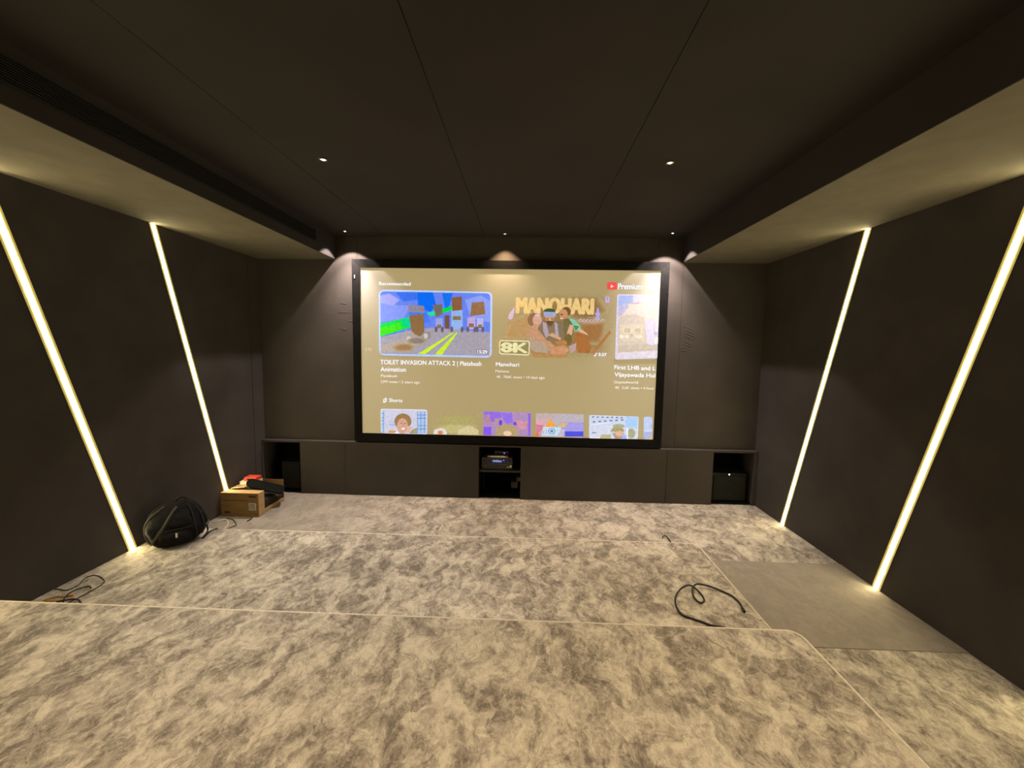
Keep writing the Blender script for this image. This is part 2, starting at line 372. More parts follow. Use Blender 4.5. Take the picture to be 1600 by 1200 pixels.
# ------------------------------------------------------------------ air grille in the soffit
g = thing('air_grille', 'long black slotted air grille in the soffit above the backpack', 'air grille', (SL, (GY0+GY1)/2, GZ0))
bm = bmesh.new()
box(bm, SL-.062, SL+.006, GY0+.002, GY1-.002, GZ1-.014, GZ1-.001); box(bm, SL-.062, SL+.006, GY0+.002, GY1-.002, GZ0+.001, GZ0+.010)
box(bm, SL-.062, SL+.006, GY1-.016, GY1-.003, GZ0+.010, GZ1-.014); box(bm, SL-.062, SL+.006, GY0+.003, GY0+.016, GZ0+.010, GZ1-.014)
obj('grille_frame', bm, M['grille'], g)
obj('back_plate', B(SL-.069, SL-.064, GY0+.002, GY1-.002, GZ0+.001, GZ1-.001), M['void'], g)
s0 = obj('slat', B(SL-.034, SL+.002, GY0+.017, GY1-.017, GZ0+.0150, GZ0+.0195), M['grille'], g)
for i in range(1, 10):
    s = s0.copy(); C.objects.link(s); s.location.z = s0.location.z + i*.0141
    ORIGIN[s.name] = ORIGIN[g.name]

# ------------------------------------------------------------------ slanted light strips
def strip(side, ya, za, yb, zb, label):
    """from the lower end (ya,za) to the upper end (yb,zb) on a side wall"""
    X = XL if side < 0 else XR
    sg = 1 if side < 0 else -1
    t = thing('led_strip_light', label, 'light strip', (X, ya, za), 'slanted light strips on the side walls')
    dy, dz = yb-ya, zb-za; Ln = math.hypot(dy, dz); ty, tz = dy/Ln, dz/Ln; ny, nz = tz, -ty
    def body(prof):
        bm = bmesh.new(); rows = []
        for (y, z, s) in ((ya, za, 1), (yb, zb, -1)):
            row = []
            for w, h in prof:
                # ends are cut level so that the strip meets floor and soffit cleanly
                yy = y + w/ max(abs(ny), .2)*1.0
                row.append(bm.verts.new((X + sg*h, yy, z)))
            rows.append(row)
        n = len(prof)
        for i in range(n): bm.faces.new((rows[0][i], rows[0][(i+1) % n], rows[1][(i+1) % n], rows[1][i]))
        bm.faces.new(rows[0][::-1]); bm.faces.new(rows[1])
        return bm
    W, V_ = .018, .042
    obj('diffuser', body([(-W, .0016)] + [(W*math.cos(PI - PI*i/8), .003+.004*math.sin(PI*i/8)) for i in range(9)] + [(W, .0016)]), M['strip'], t, smooth=True)
    for s in (-1, 1):      # dim bands beside the diffuser, glowing in place of lens bloom
        for r0, r1, k in ((W, .028, 'strip_bloom_inner'), (.028, V_, 'strip_bloom_outer')):
            obj('bloom_band', body([(s*(r0+.0001), .0016), (s*(r0+.0001), .0030), (s*r1, .0030), (s*r1, .0016)][::s]), M[k], t)
    obj('channel', body([(-V_-.003, .0002), (-V_-.003, .0032), (-V_-.0002, .0032), (-V_-.0002, .0014), (V_+.0002, .0014), (V_+.0002, .0032), (V_+.003, .0032), (V_+.003, .0002)]), M['channel'], t)
    return t
strip(-1, 3.744, H1+.001, 2.834, ZS-.005, 'slanted yellow light strip ending behind the black backpack, on the platform')
strip(-1, 5.093, .001, 4.175, ZS-.005, 'slanted yellow light strip coming down behind the cardboard boxes')
strip(1, 5.121, .001, 4.189, ZS-.005, 'slanted yellow light strip nearest the screen on the bare wall opposite the boxes')
strip(1, 3.730, .001, 2.823, ZS-.005, 'slanted yellow light strip ending beside the smooth aisle carpet piece')
strip(-1, 2.290, H2+.001, 1.470, ZS-.005, 'slanted yellow light strip rising from the higher platform, beyond the frame').pop('group', None)
strip(1, 2.380, .001, 1.460, ZS-.005, 'slanted yellow light strip in the aisle beside the higher platform, beyond the frame').pop('group', None)

# ------------------------------------------------------------------ downlights
def downlight(x, y, watts, col, size, blend, label, lens_e, lens_r=.020, beam=0):
    t = thing('downlight', label, 'downlight', (x, y, ZC), 'small ceiling downlights')
    bm = bmesh.new(); n = 24; rows = []
    for r, z in ((lens_r+.004, -.001), (lens_r+.006, -.007), (lens_r+.013, -.007), (lens_r+.016, -.001)):
        rows.append([bm.verts.new((x+r*math.cos(2*PI*i/n), y+r*math.sin(2*PI*i/n), ZC+z)) for i in range(n)])
    for a, b in zip(rows, rows[1:]):
        for i in range(n): bm.faces.new((a[i], a[(i+1) % n], b[(i+1) % n], b[i]))
    obj('trim_ring', bm, M['black'], t, smooth=True)
    m = mat('lamp_lens', (.9, .9, .9), .4, emis=col, estr=lens_e)
    m2 = mat('lamp_reflector_glow', (.5, .45, .35), .4, emis=tuple(c**2.2 for c in col), estr=.8)  # lamp light on the reflector put in as its own glow
    obj('lens', disc(bmesh.new(), (x, y, ZC-.0048), lens_r*.45, lens_r*.55, .0036), m, t)
    obj('reflector', disc(bmesh.new(), (x, y, ZC-.0040), lens_r*.8, lens_r+.003, .0030), m2, t)
    ld = bpy.data.lights.new('lamp', 'SPOT'); ld.energy = watts; ld.color = col; ld.spot_size = math.radians(size); ld.spot_blend = blend
    ld.shadow_soft_size = .012
    lo = bpy.data.objects.new('lamp', ld); link(lo, t); lo.location = (0, 0, -.02)
    if beam:      # the narrow main beam inside the wider spill of the reflector
        l2 = bpy.data.lights.new('lamp_beam', 'SPOT'); l2.energy = beam; l2.color = col; l2.spot_size = math.radians(74); l2.spot_blend = 1.0; l2.shadow_soft_size = .012
        lb = bpy.data.objects.new('lamp_beam', l2); link(lb, t); lb.location = (0, 0, -.02)
    return t
downlight(-1.450, 3.490, DOWN_W*1.25, COOL, 84, 1.0, 'white ceiling downlight on the air grille side, nearer the seating', 40, .024)
downlight(1.401, 3.536, DOWN_W, WARM, 84, 1.0, 'warm ceiling downlight beyond the ceiling seam, on the plain soffit side', 40, .024)
downlight(-.055, 5.667, AMBER_W, AMBER, 92, .5, 'amber ceiling downlight above the middle of the screen', 7, .022, AMBER_W*2)
downlight(-2.206, 5.600, WALLWASH_W, PINK, 98, .2, 'tiny ceiling downlight at the corner by the end of the air grille', 14, .020, WALLWASH_W*3.4)
downlight(2.141, 5.577, WALLWASH_W, PINK, 98, .2, 'tiny ceiling downlight above the screen corner near the plain soffit', 14, .020, WALLWASH_W*3.4)
for (x, y, c, lb) in ((-1.45, .9, WARM, 'warm ceiling downlight over the higher platform, on the air grille side'), (1.40, .9, WARM, 'warm ceiling downlight above the camera, on the plain soffit side'), (-1.45, -1.3, WARM, 'warm ceiling downlight by the back wall, on the air grille side'), (1.40, -1.3, WARM, 'warm ceiling downlight by the back wall, on the plain soffit side')):
    downlight(x, y, UPPER_W, c, 96, 1.0, lb, 40, .024).pop('group', None)

# ------------------------------------------------------------------ projection screen
ps = thing('projection_screen', 'wide black framed projection screen showing a video menu, on the front wall', 'screen', (0, YS, ZSC-1.165))
bm = bmesh.new()
HW, HH = 2.070, 1.1644; FB = .108; FT = .112
def bar(bm, x0, z0, x1, z1, ix0, iz0, ix1, iz1):
    """one mitred frame bar: outer edge then inner edge, chamfered towards the cloth"""
    yo, yi, yb = YS-.020, YS-.012, D-.001
    o0, o1, i0, i1 = (x0, z0), (x1, z1), (ix0, iz0), (ix1, iz1)
    P = [(o0, yb), (o1, yb), (o0, yo), (o1, yo), (i0, yi), (i1, yi), (i0, YS+.004), (i1, YS+.004)]
    v = [bm.verts.new((p[0], y, p[1]+ZSC)) for p, y in P]
    for f in ((0, 1, 3, 2), (2, 3, 5, 4), (4, 5, 7, 6), (0, 6, 7, 1), (0, 2, 4, 6), (1, 7, 5, 3)): bm.faces.new([v[i] for i in f])
    return bm
OX, OT, OB = HW+FB, HH+FT, HH+.118
obj('frame', bar(bmesh.new(), -OX, OT, OX, OT, -HW, HH, HW, HH), M['frame'], ps)
obj('frame', bar(bmesh.new(), OX, -OB, -OX, -OB, HW, -HH, -HW, -HH), M['frame'], ps)
obj('frame', bar(bmesh.new(), -OX, -OB, -OX, OT, -HW, -HH, -HW, HH), M['frame'], ps)
obj('frame', bar(bmesh.new(), OX, OT, OX, -OB, HW, HH, HW, -HH), M['frame'], ps)
obj('screen_cloth', B(-HW-.002, HW+.002, YS, YS+.003, ZSC-HH-.002, ZSC+HH+.002), M['screen'], ps)
bm = B(-2.146, -2.134, YS-.0225, YS-.0185, 3.098, 3.140); obj('label_tag', bm, M['sticker'], ps, label='small pale tag on the frame')

SCREEN_ART = [
 ('heading_text', [
  ('t', (238, 242, 255), 'Recommended', (-1.801, 0.9286), (-1.361, 0.9266), 0.049, 0.012),
 ]),
 ('screen_logo', [
  ('p',(250,85,85),[(1.348,0.9796),(1.35,0.9896),(1.354,0.9976),(1.361,1.0016),(1.372,1.0026),(1.459,1.0016),(1.47,0.9996),(1.477,0.9956),(1.482,0.9876),(1.484,0.9776),(1.485,0.9276),(1.484,0.9176),(1.479,0.9106),(1.472,0.9056),(1.462,0.9046),(1.373,0.9056),(1.363,0.9076),(1.355,0.9116),(1.35,0.9196),(1.349,0.9296)]),
  ('p',(255,205,210),[(1.397,0.9756),(1.399,0.9256),(1.443,0.9496)]),
  ('t', (225, 235, 255), 'Premium', (1.499, 0.9116), (1.824, 0.9106), 0.083, 0.015),
 ]),
 ('video_thumbnail', [
  ('p',(190,210,255),[(-1.811,0.7906),(-1.806,0.8246),(-1.79,0.8496),(-1.765,0.8636),(-1.73,0.8686),(-0.3,0.8556),(-0.266,0.8506),(-0.241,0.8356),(-0.226,0.8116),(-0.221,0.7776),(-0.22,0.0236),(-0.225,-0.0114),(-0.24,-0.0354),(-0.266,-0.0504),(-0.301,-0.0554),(-1.734,-0.0474),(-1.77,-0.0414),(-1.795,-0.0264),(-1.81,-0.0014),(-1.815,0.0336)]),
  ('p',(105,135,245),[(-1.787,0.7866),(-1.784,0.8116),(-1.773,0.8296),(-1.754,0.8396),(-1.729,0.8436),(-0.307,0.8336),(-0.282,0.8306),(-0.264,0.8196),(-0.253,0.8016),(-0.249,0.7766),(-0.246,0.0306),(-0.249,0.0056),(-0.26,-0.0124),(-0.278,-0.0234),(-0.304,-0.0274),(-1.732,-0.0214),(-1.758,-0.0174),(-1.777,-0.0064),(-1.788,0.0116),(-1.791,0.0376)]),
  ('p',(135,155,250),[(-1.785,0.7576),(-1.575,0.6606),(-1.37,0.6486),(-1.459,0.4746),(-1.789,0.4126)]),
  ('p',(165,170,250),[(-1.785,0.7866),(-1.661,0.8166),(-1.516,0.7326),(-1.605,0.6456),(-1.786,0.6866)]),
  ('p',(60,115,245),[(-1.574,0.8316),(-1.282,0.8356),(-1.267,0.7356),(-1.458,0.7046)]),
  ('p',(10,110,255),[(-1.274,0.8356),(-1.049,0.8386),(-1.005,0.6676),(-1.078,0.5666),(-1.253,0.6216)]),
  ('p',(20,115,250),[(-0.918,0.8256),(-0.773,0.8326),(-0.816,0.6696),(-0.874,0.5976)]),
  ('p',(140,160,250),[(-0.598,0.7436),(-0.382,0.8036),(-0.254,0.7346),(-0.251,0.4346),(-0.524,0.4876)]),
  ('p',(70,125,250),[(-1.4,0.5906),(-1.166,0.6226),(-1.078,0.4226),(-1.342,0.4046)]),
  ('p',(168,163,180),[(-1.789,0.2096),(-1.372,0.3106),(-1.034,0.3516),(-0.246,0.2986),(-0.246,-0.0244),(-1.789,-0.0184)]),
  ('p',(180,170,165),[(-1.79,0.0926),(-1.461,0.2006),(-1.167,0.1906),(-1.374,0.0126),(-1.791,0.0026)]),
  ('p',(25,225,85),[(-1.791,0.3956),(-1.386,0.4936),(-1.369,0.3466),(-1.793,0.2166)]),
  ('p',(70,230,30),[(-1.792,0.3406),(-1.518,0.4166),(-1.49,0.3306),(-1.793,0.2166)]),
  ('p',(0,215,140),[(-1.489,0.4706),(-1.383,0.4936),(-1.369,0.3826),(-1.46,0.3596)]),
  ('p',(0,235,30),[(-1.115,0.5546),(-0.692,0.6746),(-0.682,0.6316),(-1.075,0.5096)]),
  ('p',(40,225,170),[(-1.136,0.5586),(-1.02,0.5816),(-1.034,0.5236),(-1.085,0.5116)]),
  ('p',(142,108,68),[(-1.383,0.5196),(-1.177,0.5366),(-1.169,0.2916),(-1.225,0.2256),(-1.343,0.2746)]),
  ('p',(142,136,158),[(-1.399,0.6626),(-1.173,0.6516),(-1.163,0.5536),(-1.391,0.5626)]),
  ('p',(175,165,165),[(-1.438,0.3136),(-1.321,0.2816),(-1.299,0.2176),(-1.417,0.2006)]),
  ('p',(150,140,135),[(-1.188,0.2836),(-1.081,0.2926),(-1.086,0.1916),(-1.196,0.2046)]),
  ('p',(205,200,200),[(-1.355,0.1946),(-1.357,0.1816),(-1.365,0.1696),(-1.375,0.1616),(-1.388,0.1596),(-1.4,0.1616),(-1.41,0.1686),(-1.417,0.1806),(-1.42,0.1936),(-1.417,0.2066),(-1.41,0.2186),(-1.4,0.2256),(-1.387,0.2286),(-1.375,0.2266),(-1.364,0.2186),(-1.357,0.2076)]),
  ('p',(205,200,205),[(-1.117,0.2376),(-1.119,0.2226),(-1.126,0.2106),(-1.137,0.2026),(-1.149,0.1996),(-1.161,0.2016),(-1.172,0.2096),(-1.179,0.2216),(-1.181,0.2366),(-1.179,0.2506),(-1.172,0.2636),(-1.161,0.2716),(-1.149,0.2746),(-1.136,0.2716),(-1.126,0.2636),(-1.119,0.2516)]),
  ('g', (165, 128, 88), [(-1.3, 0.0716), (-1.321, 0.0426), (-1.381, 0.0196), (-1.462, 0.0106), (-1.544, 0.0176), (-1.603, 0.0376), (-1.625, 0.0666), (-1.603, 0.0956), (-1.543, 0.1186), (-1.462, 0.1276), (-1.38, 0.1206), (-1.321, 0.1006)], 1.0),
  ('g', (140, 128, 122), [(-1.123, 0.1686), (-1.142, 0.1436), (-1.196, 0.1256), (-1.27, 0.1176), (-1.344, 0.1226), (-1.397, 0.1396), (-1.417, 0.1646), (-1.397, 0.1896), (-1.343, 0.2086), (-1.269, 0.2166), (-1.196, 0.2106), (-1.142, 0.1936)], 1.0),
  ('p',(160,165,235),[(-1.008,0.4816),(-0.91,0.4826),(-0.91,0.3316),(-1.008,0.3296)]),
  ('p',(110,95,110),[(-0.982,0.3286),(-0.983,0.3136),(-0.988,0.3006),(-0.994,0.2916),(-1.002,0.2886),(-1.01,0.2916),(-1.017,0.2996),(-1.021,0.3126),(-1.023,0.3286),(-1.021,0.3436),(-1.017,0.3566),(-1.01,0.3656),(-1.002,0.3696),(-0.994,0.3666),(-0.988,0.3576),(-0.983,0.3446)]),
  ('p',(110,95,110),[(-0.895,0.3276),(-0.897,0.3116),(-0.901,0.2986),(-0.908,0.2896),(-0.916,0.2866),(-0.924,0.2896),(-0.93,0.2986),(-0.935,0.3116),(-0.936,0.3266),(-0.935,0.3426),(-0.93,0.3556),(-0.924,0.3646),(-0.916,0.3676),(-0.908,0.3646),(-0.901,0.3556),(-0.897,0.3426)]),
  ('p',(140,115,80),[(-0.987,0.3956),(-0.93,0.3956),(-0.93,0.3456),(-0.987,0.3446)]),
  ('p',(150,185,245),[(-0.789,0.5986),(-0.634,0.6006),(-0.632,0.3356),(-0.789,0.3336)]),
  ('p',(110,95,110),[(-0.762,0.3326),(-0.764,0.3166),(-0.768,0.3036),(-0.775,0.2946),(-0.783,0.2916),(-0.79,0.2946),(-0.797,0.3036),(-0.802,0.3166),(-0.803,0.3316),(-0.802,0.3476),(-0.797,0.3606),(-0.791,0.3696),(-0.783,0.3726),(-0.775,0.3696),(-0.768,0.3606),(-0.764,0.3476)]),
  ('p',(110,95,110),[(-0.618,0.3316),(-0.619,0.3156),(-0.624,0.3026),(-0.63,0.2936),(-0.638,0.2906),(-0.646,0.2936),(-0.652,0.3026),(-0.657,0.3156),(-0.659,0.3306),(-0.657,0.3466),(-0.653,0.3596),(-0.646,0.3686),(-0.638,0.3716),(-0.631,0.3686),(-0.624,0.3596),(-0.619,0.3466)]),
  ('p',(140,115,80),[(-0.769,0.5136),(-0.654,0.5146),(-0.654,0.4646),(-0.769,0.4636)]),
  ('p',(195,170,225),[(-0.565,0.5016),(-0.452,0.5036),(-0.45,0.3386),(-0.564,0.3366)]),
  ('p',(110,95,110),[(-0.538,0.3356),(-0.539,0.3206),(-0.543,0.3066),(-0.55,0.2986),(-0.558,0.2946),(-0.566,0.2976),(-0.572,0.3066),(-0.577,0.3196),(-0.578,0.3346),(-0.577,0.3506),(-0.573,0.3636),(-0.566,0.3726),(-0.558,0.3756),(-0.551,0.3726),(-0.544,0.3636),(-0.539,0.3506)]),
  ('p',(110,95,110),[(-0.436,0.3346),(-0.437,0.3186),(-0.441,0.3056),(-0.448,0.2966),(-0.456,0.2936),(-0.464,0.2966),(-0.47,0.3056),(-0.475,0.3186),(-0.476,0.3336),(-0.475,0.3486),(-0.471,0.3626),(-0.464,0.3706),(-0.456,0.3746),(-0.449,0.3716),(-0.442,0.3626),(-0.437,0.3496)]),
  ('p',(140,115,80),[(-0.544,0.4156),(-0.471,0.4166),(-0.471,0.3666),(-0.544,0.3656)]),
  ('p',(185,185,240),[(-0.434,0.4896),(-0.343,0.4906),(-0.341,0.3396),(-0.433,0.3386)]),
  ('p',(110,95,110),[(-0.407,0.3376),(-0.408,0.3216),(-0.412,0.3086),(-0.419,0.3006),(-0.427,0.2966),(-0.434,0.2996),(-0.441,0.3086),(-0.446,0.3216),(-0.447,0.3366),(-0.446,0.3526),(-0.442,0.3656),(-0.435,0.3746),(-0.427,0.3776),(-0.42,0.3746),(-0.413,0.3656),(-0.408,0.3526)]),
  ('p',(110,95,110),[(-0.327,0.3356),(-0.328,0.3206),(-0.332,0.3076),(-0.339,0.2986),(-0.347,0.2956),(-0.354,0.2986),(-0.361,0.3066),(-0.366,0.3196),(-0.367,0.3356),(-0.366,0.3506),(-0.362,0.3636),(-0.355,0.3726),(-0.347,0.3756),(-0.34,0.3726),(-0.333,0.3646),(-0.328,0.3516)]),
  ('p',(140,115,80),[(-0.413,0.4036),(-0.362,0.4046),(-0.362,0.3536),(-0.413,0.3536)]),
  ('p',(120,88,70),[(-0.881,0.5266),(-0.815,0.5266),(-0.815,0.3406),(-0.881,0.3396)]),
  ('p',(140,95,65),[(-0.784,0.7706),(-0.645,0.7836),(-0.638,0.6006),(-0.772,0.5846)]),
  ('p',(150,112,75),[(-0.504,0.7026),(-0.338,0.7186),(-0.314,0.5486),(-0.524,0.5166)]),
  ('p',(120,110,100),[(-1.049,0.6666),(-0.918,0.6756),(-0.91,0.5396),(-0.998,0.4956)]),
  ('p',(205,240,50),[(-1.256,-0.0154),(-1.155,-0.0164),(-0.747,0.2876),(-0.771,0.2876)]),
  ('p',(205,240,50),[(-1.02,-0.0184),(-0.917,-0.0214),(-0.698,0.2866),(-0.723,0.2866)]),
  ('p',(150,138,145),[(-0.441,0.0466),(-0.439,0.0556),(-0.436,0.0616),(-0.429,0.0656),(-0.42,0.0666),(-0.286,0.0646),(-0.277,0.0626),(-0.271,0.0586),(-0.267,0.0526),(-0.265,0.0436),(-0.265,0.0146),(-0.266,0.0056),(-0.27,-0.0004),(-0.276,-0.0044),(-0.285,-0.0054),(-0.42,-0.0034),(-0.429,-0.0014),(-0.435,0.0016),(-0.439,0.0086),(-0.44,0.0176)]),
  ('t', (238, 242, 255), '15:29', (-0.418, 0.0076), (-0.284, 0.0036), 0.049, 0.02),
 ]),
 ('video_thumbnail', [
  ('g', (150, 116, 66), [(0.372, 0.8116), (0.642, 0.8556), (1.141, 0.8616), (1.442, 0.8396), (1.458, 0.4116), (1.453, -0.0064), (0.855, -0.0484), (0.327, -0.0464), (-0.142, -0.0224), (-0.083, 0.3266), (0.041, 0.5166)], 0.85),
  ('g', (140, 102, 56), [(0.831, 0.8276), (1.246, 0.8276), (1.388, 0.6176), (1.187, 0.4286), (0.819, 0.4856)], 0.8),
  ('g', (160, 110, 60), [(0.924, 0.4766), (1.361, 0.4936), (1.347, 0.3066), (1.29, 0.1586), (1.039, 0.1336)], 0.9),
  ('g', (190, 148, 95), [(-0.0, 0.4746), (0.334, 0.6036), (0.381, 0.3966), (0.29, 0.1856), (-0.102, 0.1786)], 0.8),
  ('t', (238, 204, 136), 'MANOHARI', (0.12, 0.5696), (1.166, 0.5686), 0.223, 0.085),
  ('p',(222,190,215),[(0.056,0.6106),(0.092,0.6636),(0.087,0.6006),(0.065,0.4966),(0.026,0.4726),(-0.001,0.5006),(0.014,0.5576)]),
  ('p',(205,160,105),[(0.048,0.4646),(0.053,0.4226),(-0.049,0.2006),(-0.065,0.2056)]),
  ('p',(150,112,78),[(0.456,0.4806),(0.45,0.4436),(0.43,0.4126),(0.401,0.3916),(0.365,0.3836),(0.33,0.3906),(0.299,0.4106),(0.279,0.4416),(0.271,0.4786),(0.277,0.5146),(0.297,0.5466),(0.326,0.5676),(0.361,0.5756),(0.397,0.5686),(0.427,0.5486),(0.448,0.5176)]),
  ('p',(214,168,150),[(0.471,0.4756),(0.466,0.4446),(0.453,0.4176),(0.432,0.3996),(0.407,0.3936),(0.382,0.3996),(0.361,0.4166),(0.346,0.4426),(0.34,0.4736),(0.345,0.5056),(0.358,0.5316),(0.379,0.5496),(0.404,0.5556),(0.429,0.5506),(0.45,0.5326),(0.465,0.5066)]),
  ('p',(214,180,200),[(0.451,0.5436),(0.448,0.5346),(0.439,0.5266),(0.426,0.5216),(0.41,0.5196),(0.394,0.5216),(0.38,0.5256),(0.371,0.5336),(0.367,0.5416),(0.37,0.5506),(0.379,0.5586),(0.393,0.5636),(0.409,0.5656),(0.425,0.5636),(0.439,0.5596),(0.448,0.5516)]),
  ('p',(200,152,118),[(0.359,0.4166),(0.443,0.4286),(0.466,0.3346),(0.521,0.2516),(0.661,0.1176),(0.641,0.0746),(0.47,0.1666),(0.289,0.2486),(0.246,0.3106),(0.287,0.3636)]),
  ('p',(182,160,140),[(0.289,0.2486),(0.481,0.1676),(0.599,0.0846),(0.558,0.0206),(0.346,0.0486),(0.302,0.1226)]),
  ('p',(138,118,92),[(0.413,0.3546),(0.474,0.4706),(0.799,0.4646),(0.826,0.2566),(0.744,0.1926),(0.554,0.1896),(0.467,0.2926)]),
  ('p',(70,92,52),[(0.652,0.5976),(0.646,0.5816),(0.629,0.5666),(0.603,0.5566),(0.572,0.5536),(0.54,0.5556),(0.514,0.5656),(0.495,0.5786),(0.489,0.5956),(0.495,0.6126),(0.512,0.6266),(0.538,0.6366),(0.57,0.6406),(0.601,0.6376),(0.628,0.6286),(0.646,0.6146)]),
  ('p',(165,170,220),[(0.491,0.5766),(0.492,0.5846),(0.495,0.5896),(0.499,0.5926),(0.507,0.5936),(0.645,0.5896),(0.652,0.5886),(0.658,0.5856),(0.661,0.5806),(0.662,0.5726),(0.662,0.5396),(0.66,0.5326),(0.657,0.5276),(0.652,0.5246),(0.645,0.5236),(0.513,0.5246),(0.505,0.5256),(0.5,0.5296),(0.496,0.5346),(0.494,0.5416)]),
  ('p',(205,155,115),[(0.515,0.5276),(0.643,0.5246),(0.632,0.4516),(0.581,0.3996),(0.531,0.4506)]),
  ('p',(112,84,52),[(0.526,0.4716),(0.638,0.4706),(0.612,0.4096),(0.581,0.3936),(0.543,0.4216)]),
  ('p',(95,66,48),[(0.531,0.5006),(0.562,0.5006),(0.563,0.4906),(0.531,0.4906)]),
  ('p',(95,66,48),[(0.594,0.5006),(0.627,0.5006),(0.628,0.4906),(0.594,0.4896)]),
  ('p',(225,180,140),[(0.573,0.5036),(0.589,0.5036),(0.594,0.4706),(0.569,0.4696)]),
  ('p',(178,160,175),[(0.479,0.4606),(0.533,0.4296),(0.578,0.2736),(0.532,0.2306),(0.487,0.3346)]),
  ('p',(178,165,185),[(0.644,0.4626),(0.685,0.4316),(0.71,0.2546),(0.666,0.2536),(0.65,0.3586)]),
  ('p',(214,168,130),[(0.552,0.2736),(0.625,0.3056),(0.742,0.2346),(0.733,0.2026),(0.637,0.2426)]),
  ('p',(128,86,48),[(0.865,0.6006),(0.861,0.5756),(0.848,0.5546),(0.827,0.5406),(0.802,0.5356),(0.777,0.5406),(0.756,0.5536),(0.741,0.5746),(0.736,0.5986),(0.74,0.6236),(0.754,0.6446),(0.774,0.6586),(0.799,0.6636),(0.824,0.6596),(0.845,0.6456),(0.86,0.6256)]),
  ('p',(200,150,108),[(0.824,0.5636),(0.82,0.5376),(0.808,0.5156),(0.789,0.4996),(0.767,0.4946),(0.744,0.4996),(0.725,0.5136),(0.712,0.5366),(0.706,0.5626),(0.71,0.5886),(0.722,0.6106),(0.741,0.6256),(0.763,0.6316),(0.786,0.6266),(0.805,0.6116),(0.818,0.5896)]),
  ('p',(110,70,50),[(0.758,0.5576),(0.757,0.5536),(0.753,0.5506),(0.746,0.5476),(0.739,0.5476),(0.732,0.5476),(0.726,0.5496),(0.722,0.5536),(0.72,0.5576),(0.722,0.5616),(0.726,0.5646),(0.732,0.5666),(0.739,0.5676),(0.746,0.5676),(0.752,0.5646),(0.756,0.5616)]),
  ('p',(250,225,205),[(0.714,0.5106),(0.767,0.5056),(0.736,0.4926)]),
  ('p',(120,110,68),[(0.767,0.4956),(0.85,0.5076),(0.905,0.4356),(0.867,0.2776),(0.783,0.2976)]),
  ('p',(130,205,180),[(0.84,0.5066),(0.903,0.4976),(1.0,0.4056),(0.991,0.3426),(0.929,0.3206),(0.894,0.4246)]),
  ('p',(95,135,85),[(0.905,0.4146),(0.989,0.3996),(0.939,0.3316)]),
  ('p',(222,172,140),[(0.853,0.4236),(0.905,0.4146),(0.888,0.2886),(0.826,0.2356),(0.805,0.2666)]),
  ('p',(224,180,145),[(0.995,0.3736),(1.097,0.3026),(1.108,0.2766),(0.981,0.3316)]),
  ('p',(172,112,60),[(0.939,0.3316),(1.087,0.2816),(1.166,0.1146),(1.137,0.0306),(0.979,0.0386),(0.933,0.1956)]),
  ('p',(120,104,58),[(0.892,0.2156),(0.889,0.1846),(0.878,0.1576),(0.861,0.1396),(0.84,0.1326),(0.819,0.1386),(0.801,0.1566),(0.788,0.1826),(0.783,0.2136),(0.786,0.2456),(0.797,0.2716),(0.815,0.2896),(0.835,0.2966),(0.856,0.2906),(0.874,0.2726),(0.887,0.2466)]),
  ('p',(188,130,76),[(0.659,0.1906),(0.806,0.2036),(0.829,0.1516),(0.692,0.1336)]),
  ('p',(206,150,112),[(0.578,0.0846),(0.777,0.1406),(0.863,0.0676),(0.749,-0.0134),(0.601,0.0006)]),
  ('p',(190,160,165),[(0.851,0.1206),(0.954,0.1746),(0.947,0.0696),(0.874,0.0256)]),
  ('p',(184,138,88),[(0.325,0.0276),(0.601,0.0106),(0.854,0.0046),(0.813,-0.0384),(0.369,-0.0354)]),
  ('p',(176,122,66),[(1.153,0.0326),(1.408,0.3536),(1.416,0.3076),(1.205,0.0336)]),
  ('p',(215,165,95),[(-0.161,0.2416),(-0.122,0.0946),(-0.143,0.1146)]),
  ('p',(235,225,180),[(-0.117,0.1586),(-0.115,0.1746),(-0.109,0.1856),(-0.098,0.1926),(-0.082,0.1946),(0.273,0.1906),(0.289,0.1886),(0.3,0.1816),(0.307,0.1706),(0.309,0.1546),(0.31,0.0226),(0.308,0.0076),(0.301,-0.0034),(0.29,-0.0104),(0.274,-0.0124),(-0.079,-0.0044),(-0.095,-0.0014),(-0.106,0.0056),(-0.113,0.0166),(-0.116,0.0326)]),
  ('p',(150,140,92),[(-0.101,0.1516),(-0.1,0.1626),(-0.095,0.1706),(-0.087,0.1756),(-0.076,0.1766),(0.267,0.1746),(0.278,0.1736),(0.286,0.1686),(0.291,0.1606),(0.293,0.1496),(0.294,0.0286),(0.292,0.0176),(0.287,0.0106),(0.28,0.0056),(0.268,0.0046),(-0.074,0.0136),(-0.085,0.0156),(-0.093,0.0206),(-0.098,0.0286),(-0.1,0.0396)]),
  ('t', (236, 230, 178), '8K', (-0.081, 0.0316), (0.274, 0.0266), 0.135, 0.055),
  ('p',(205,180,232),[(1.329,0.7976),(1.33,0.8016),(1.332,0.8046),(1.335,0.8066),(1.34,0.8076),(1.373,0.8056),(1.377,0.8046),(1.381,0.8026),(1.383,0.7996),(1.383,0.7946),(1.384,0.7356),(1.383,0.7306),(1.382,0.7276),(1.378,0.7266),(1.374,0.7256),(1.341,0.7276),(1.336,0.7286),(1.333,0.7306),(1.331,0.7346),(1.33,0.7386)]),
  ('p',(150,110,190),[(1.344,0.7906),(1.367,0.7906),(1.368,0.7726),(1.345,0.7716)]),
  ('p',(150,110,190),[(1.342,0.7566),(1.373,0.7566),(1.373,0.7496),(1.342,0.7496)]),
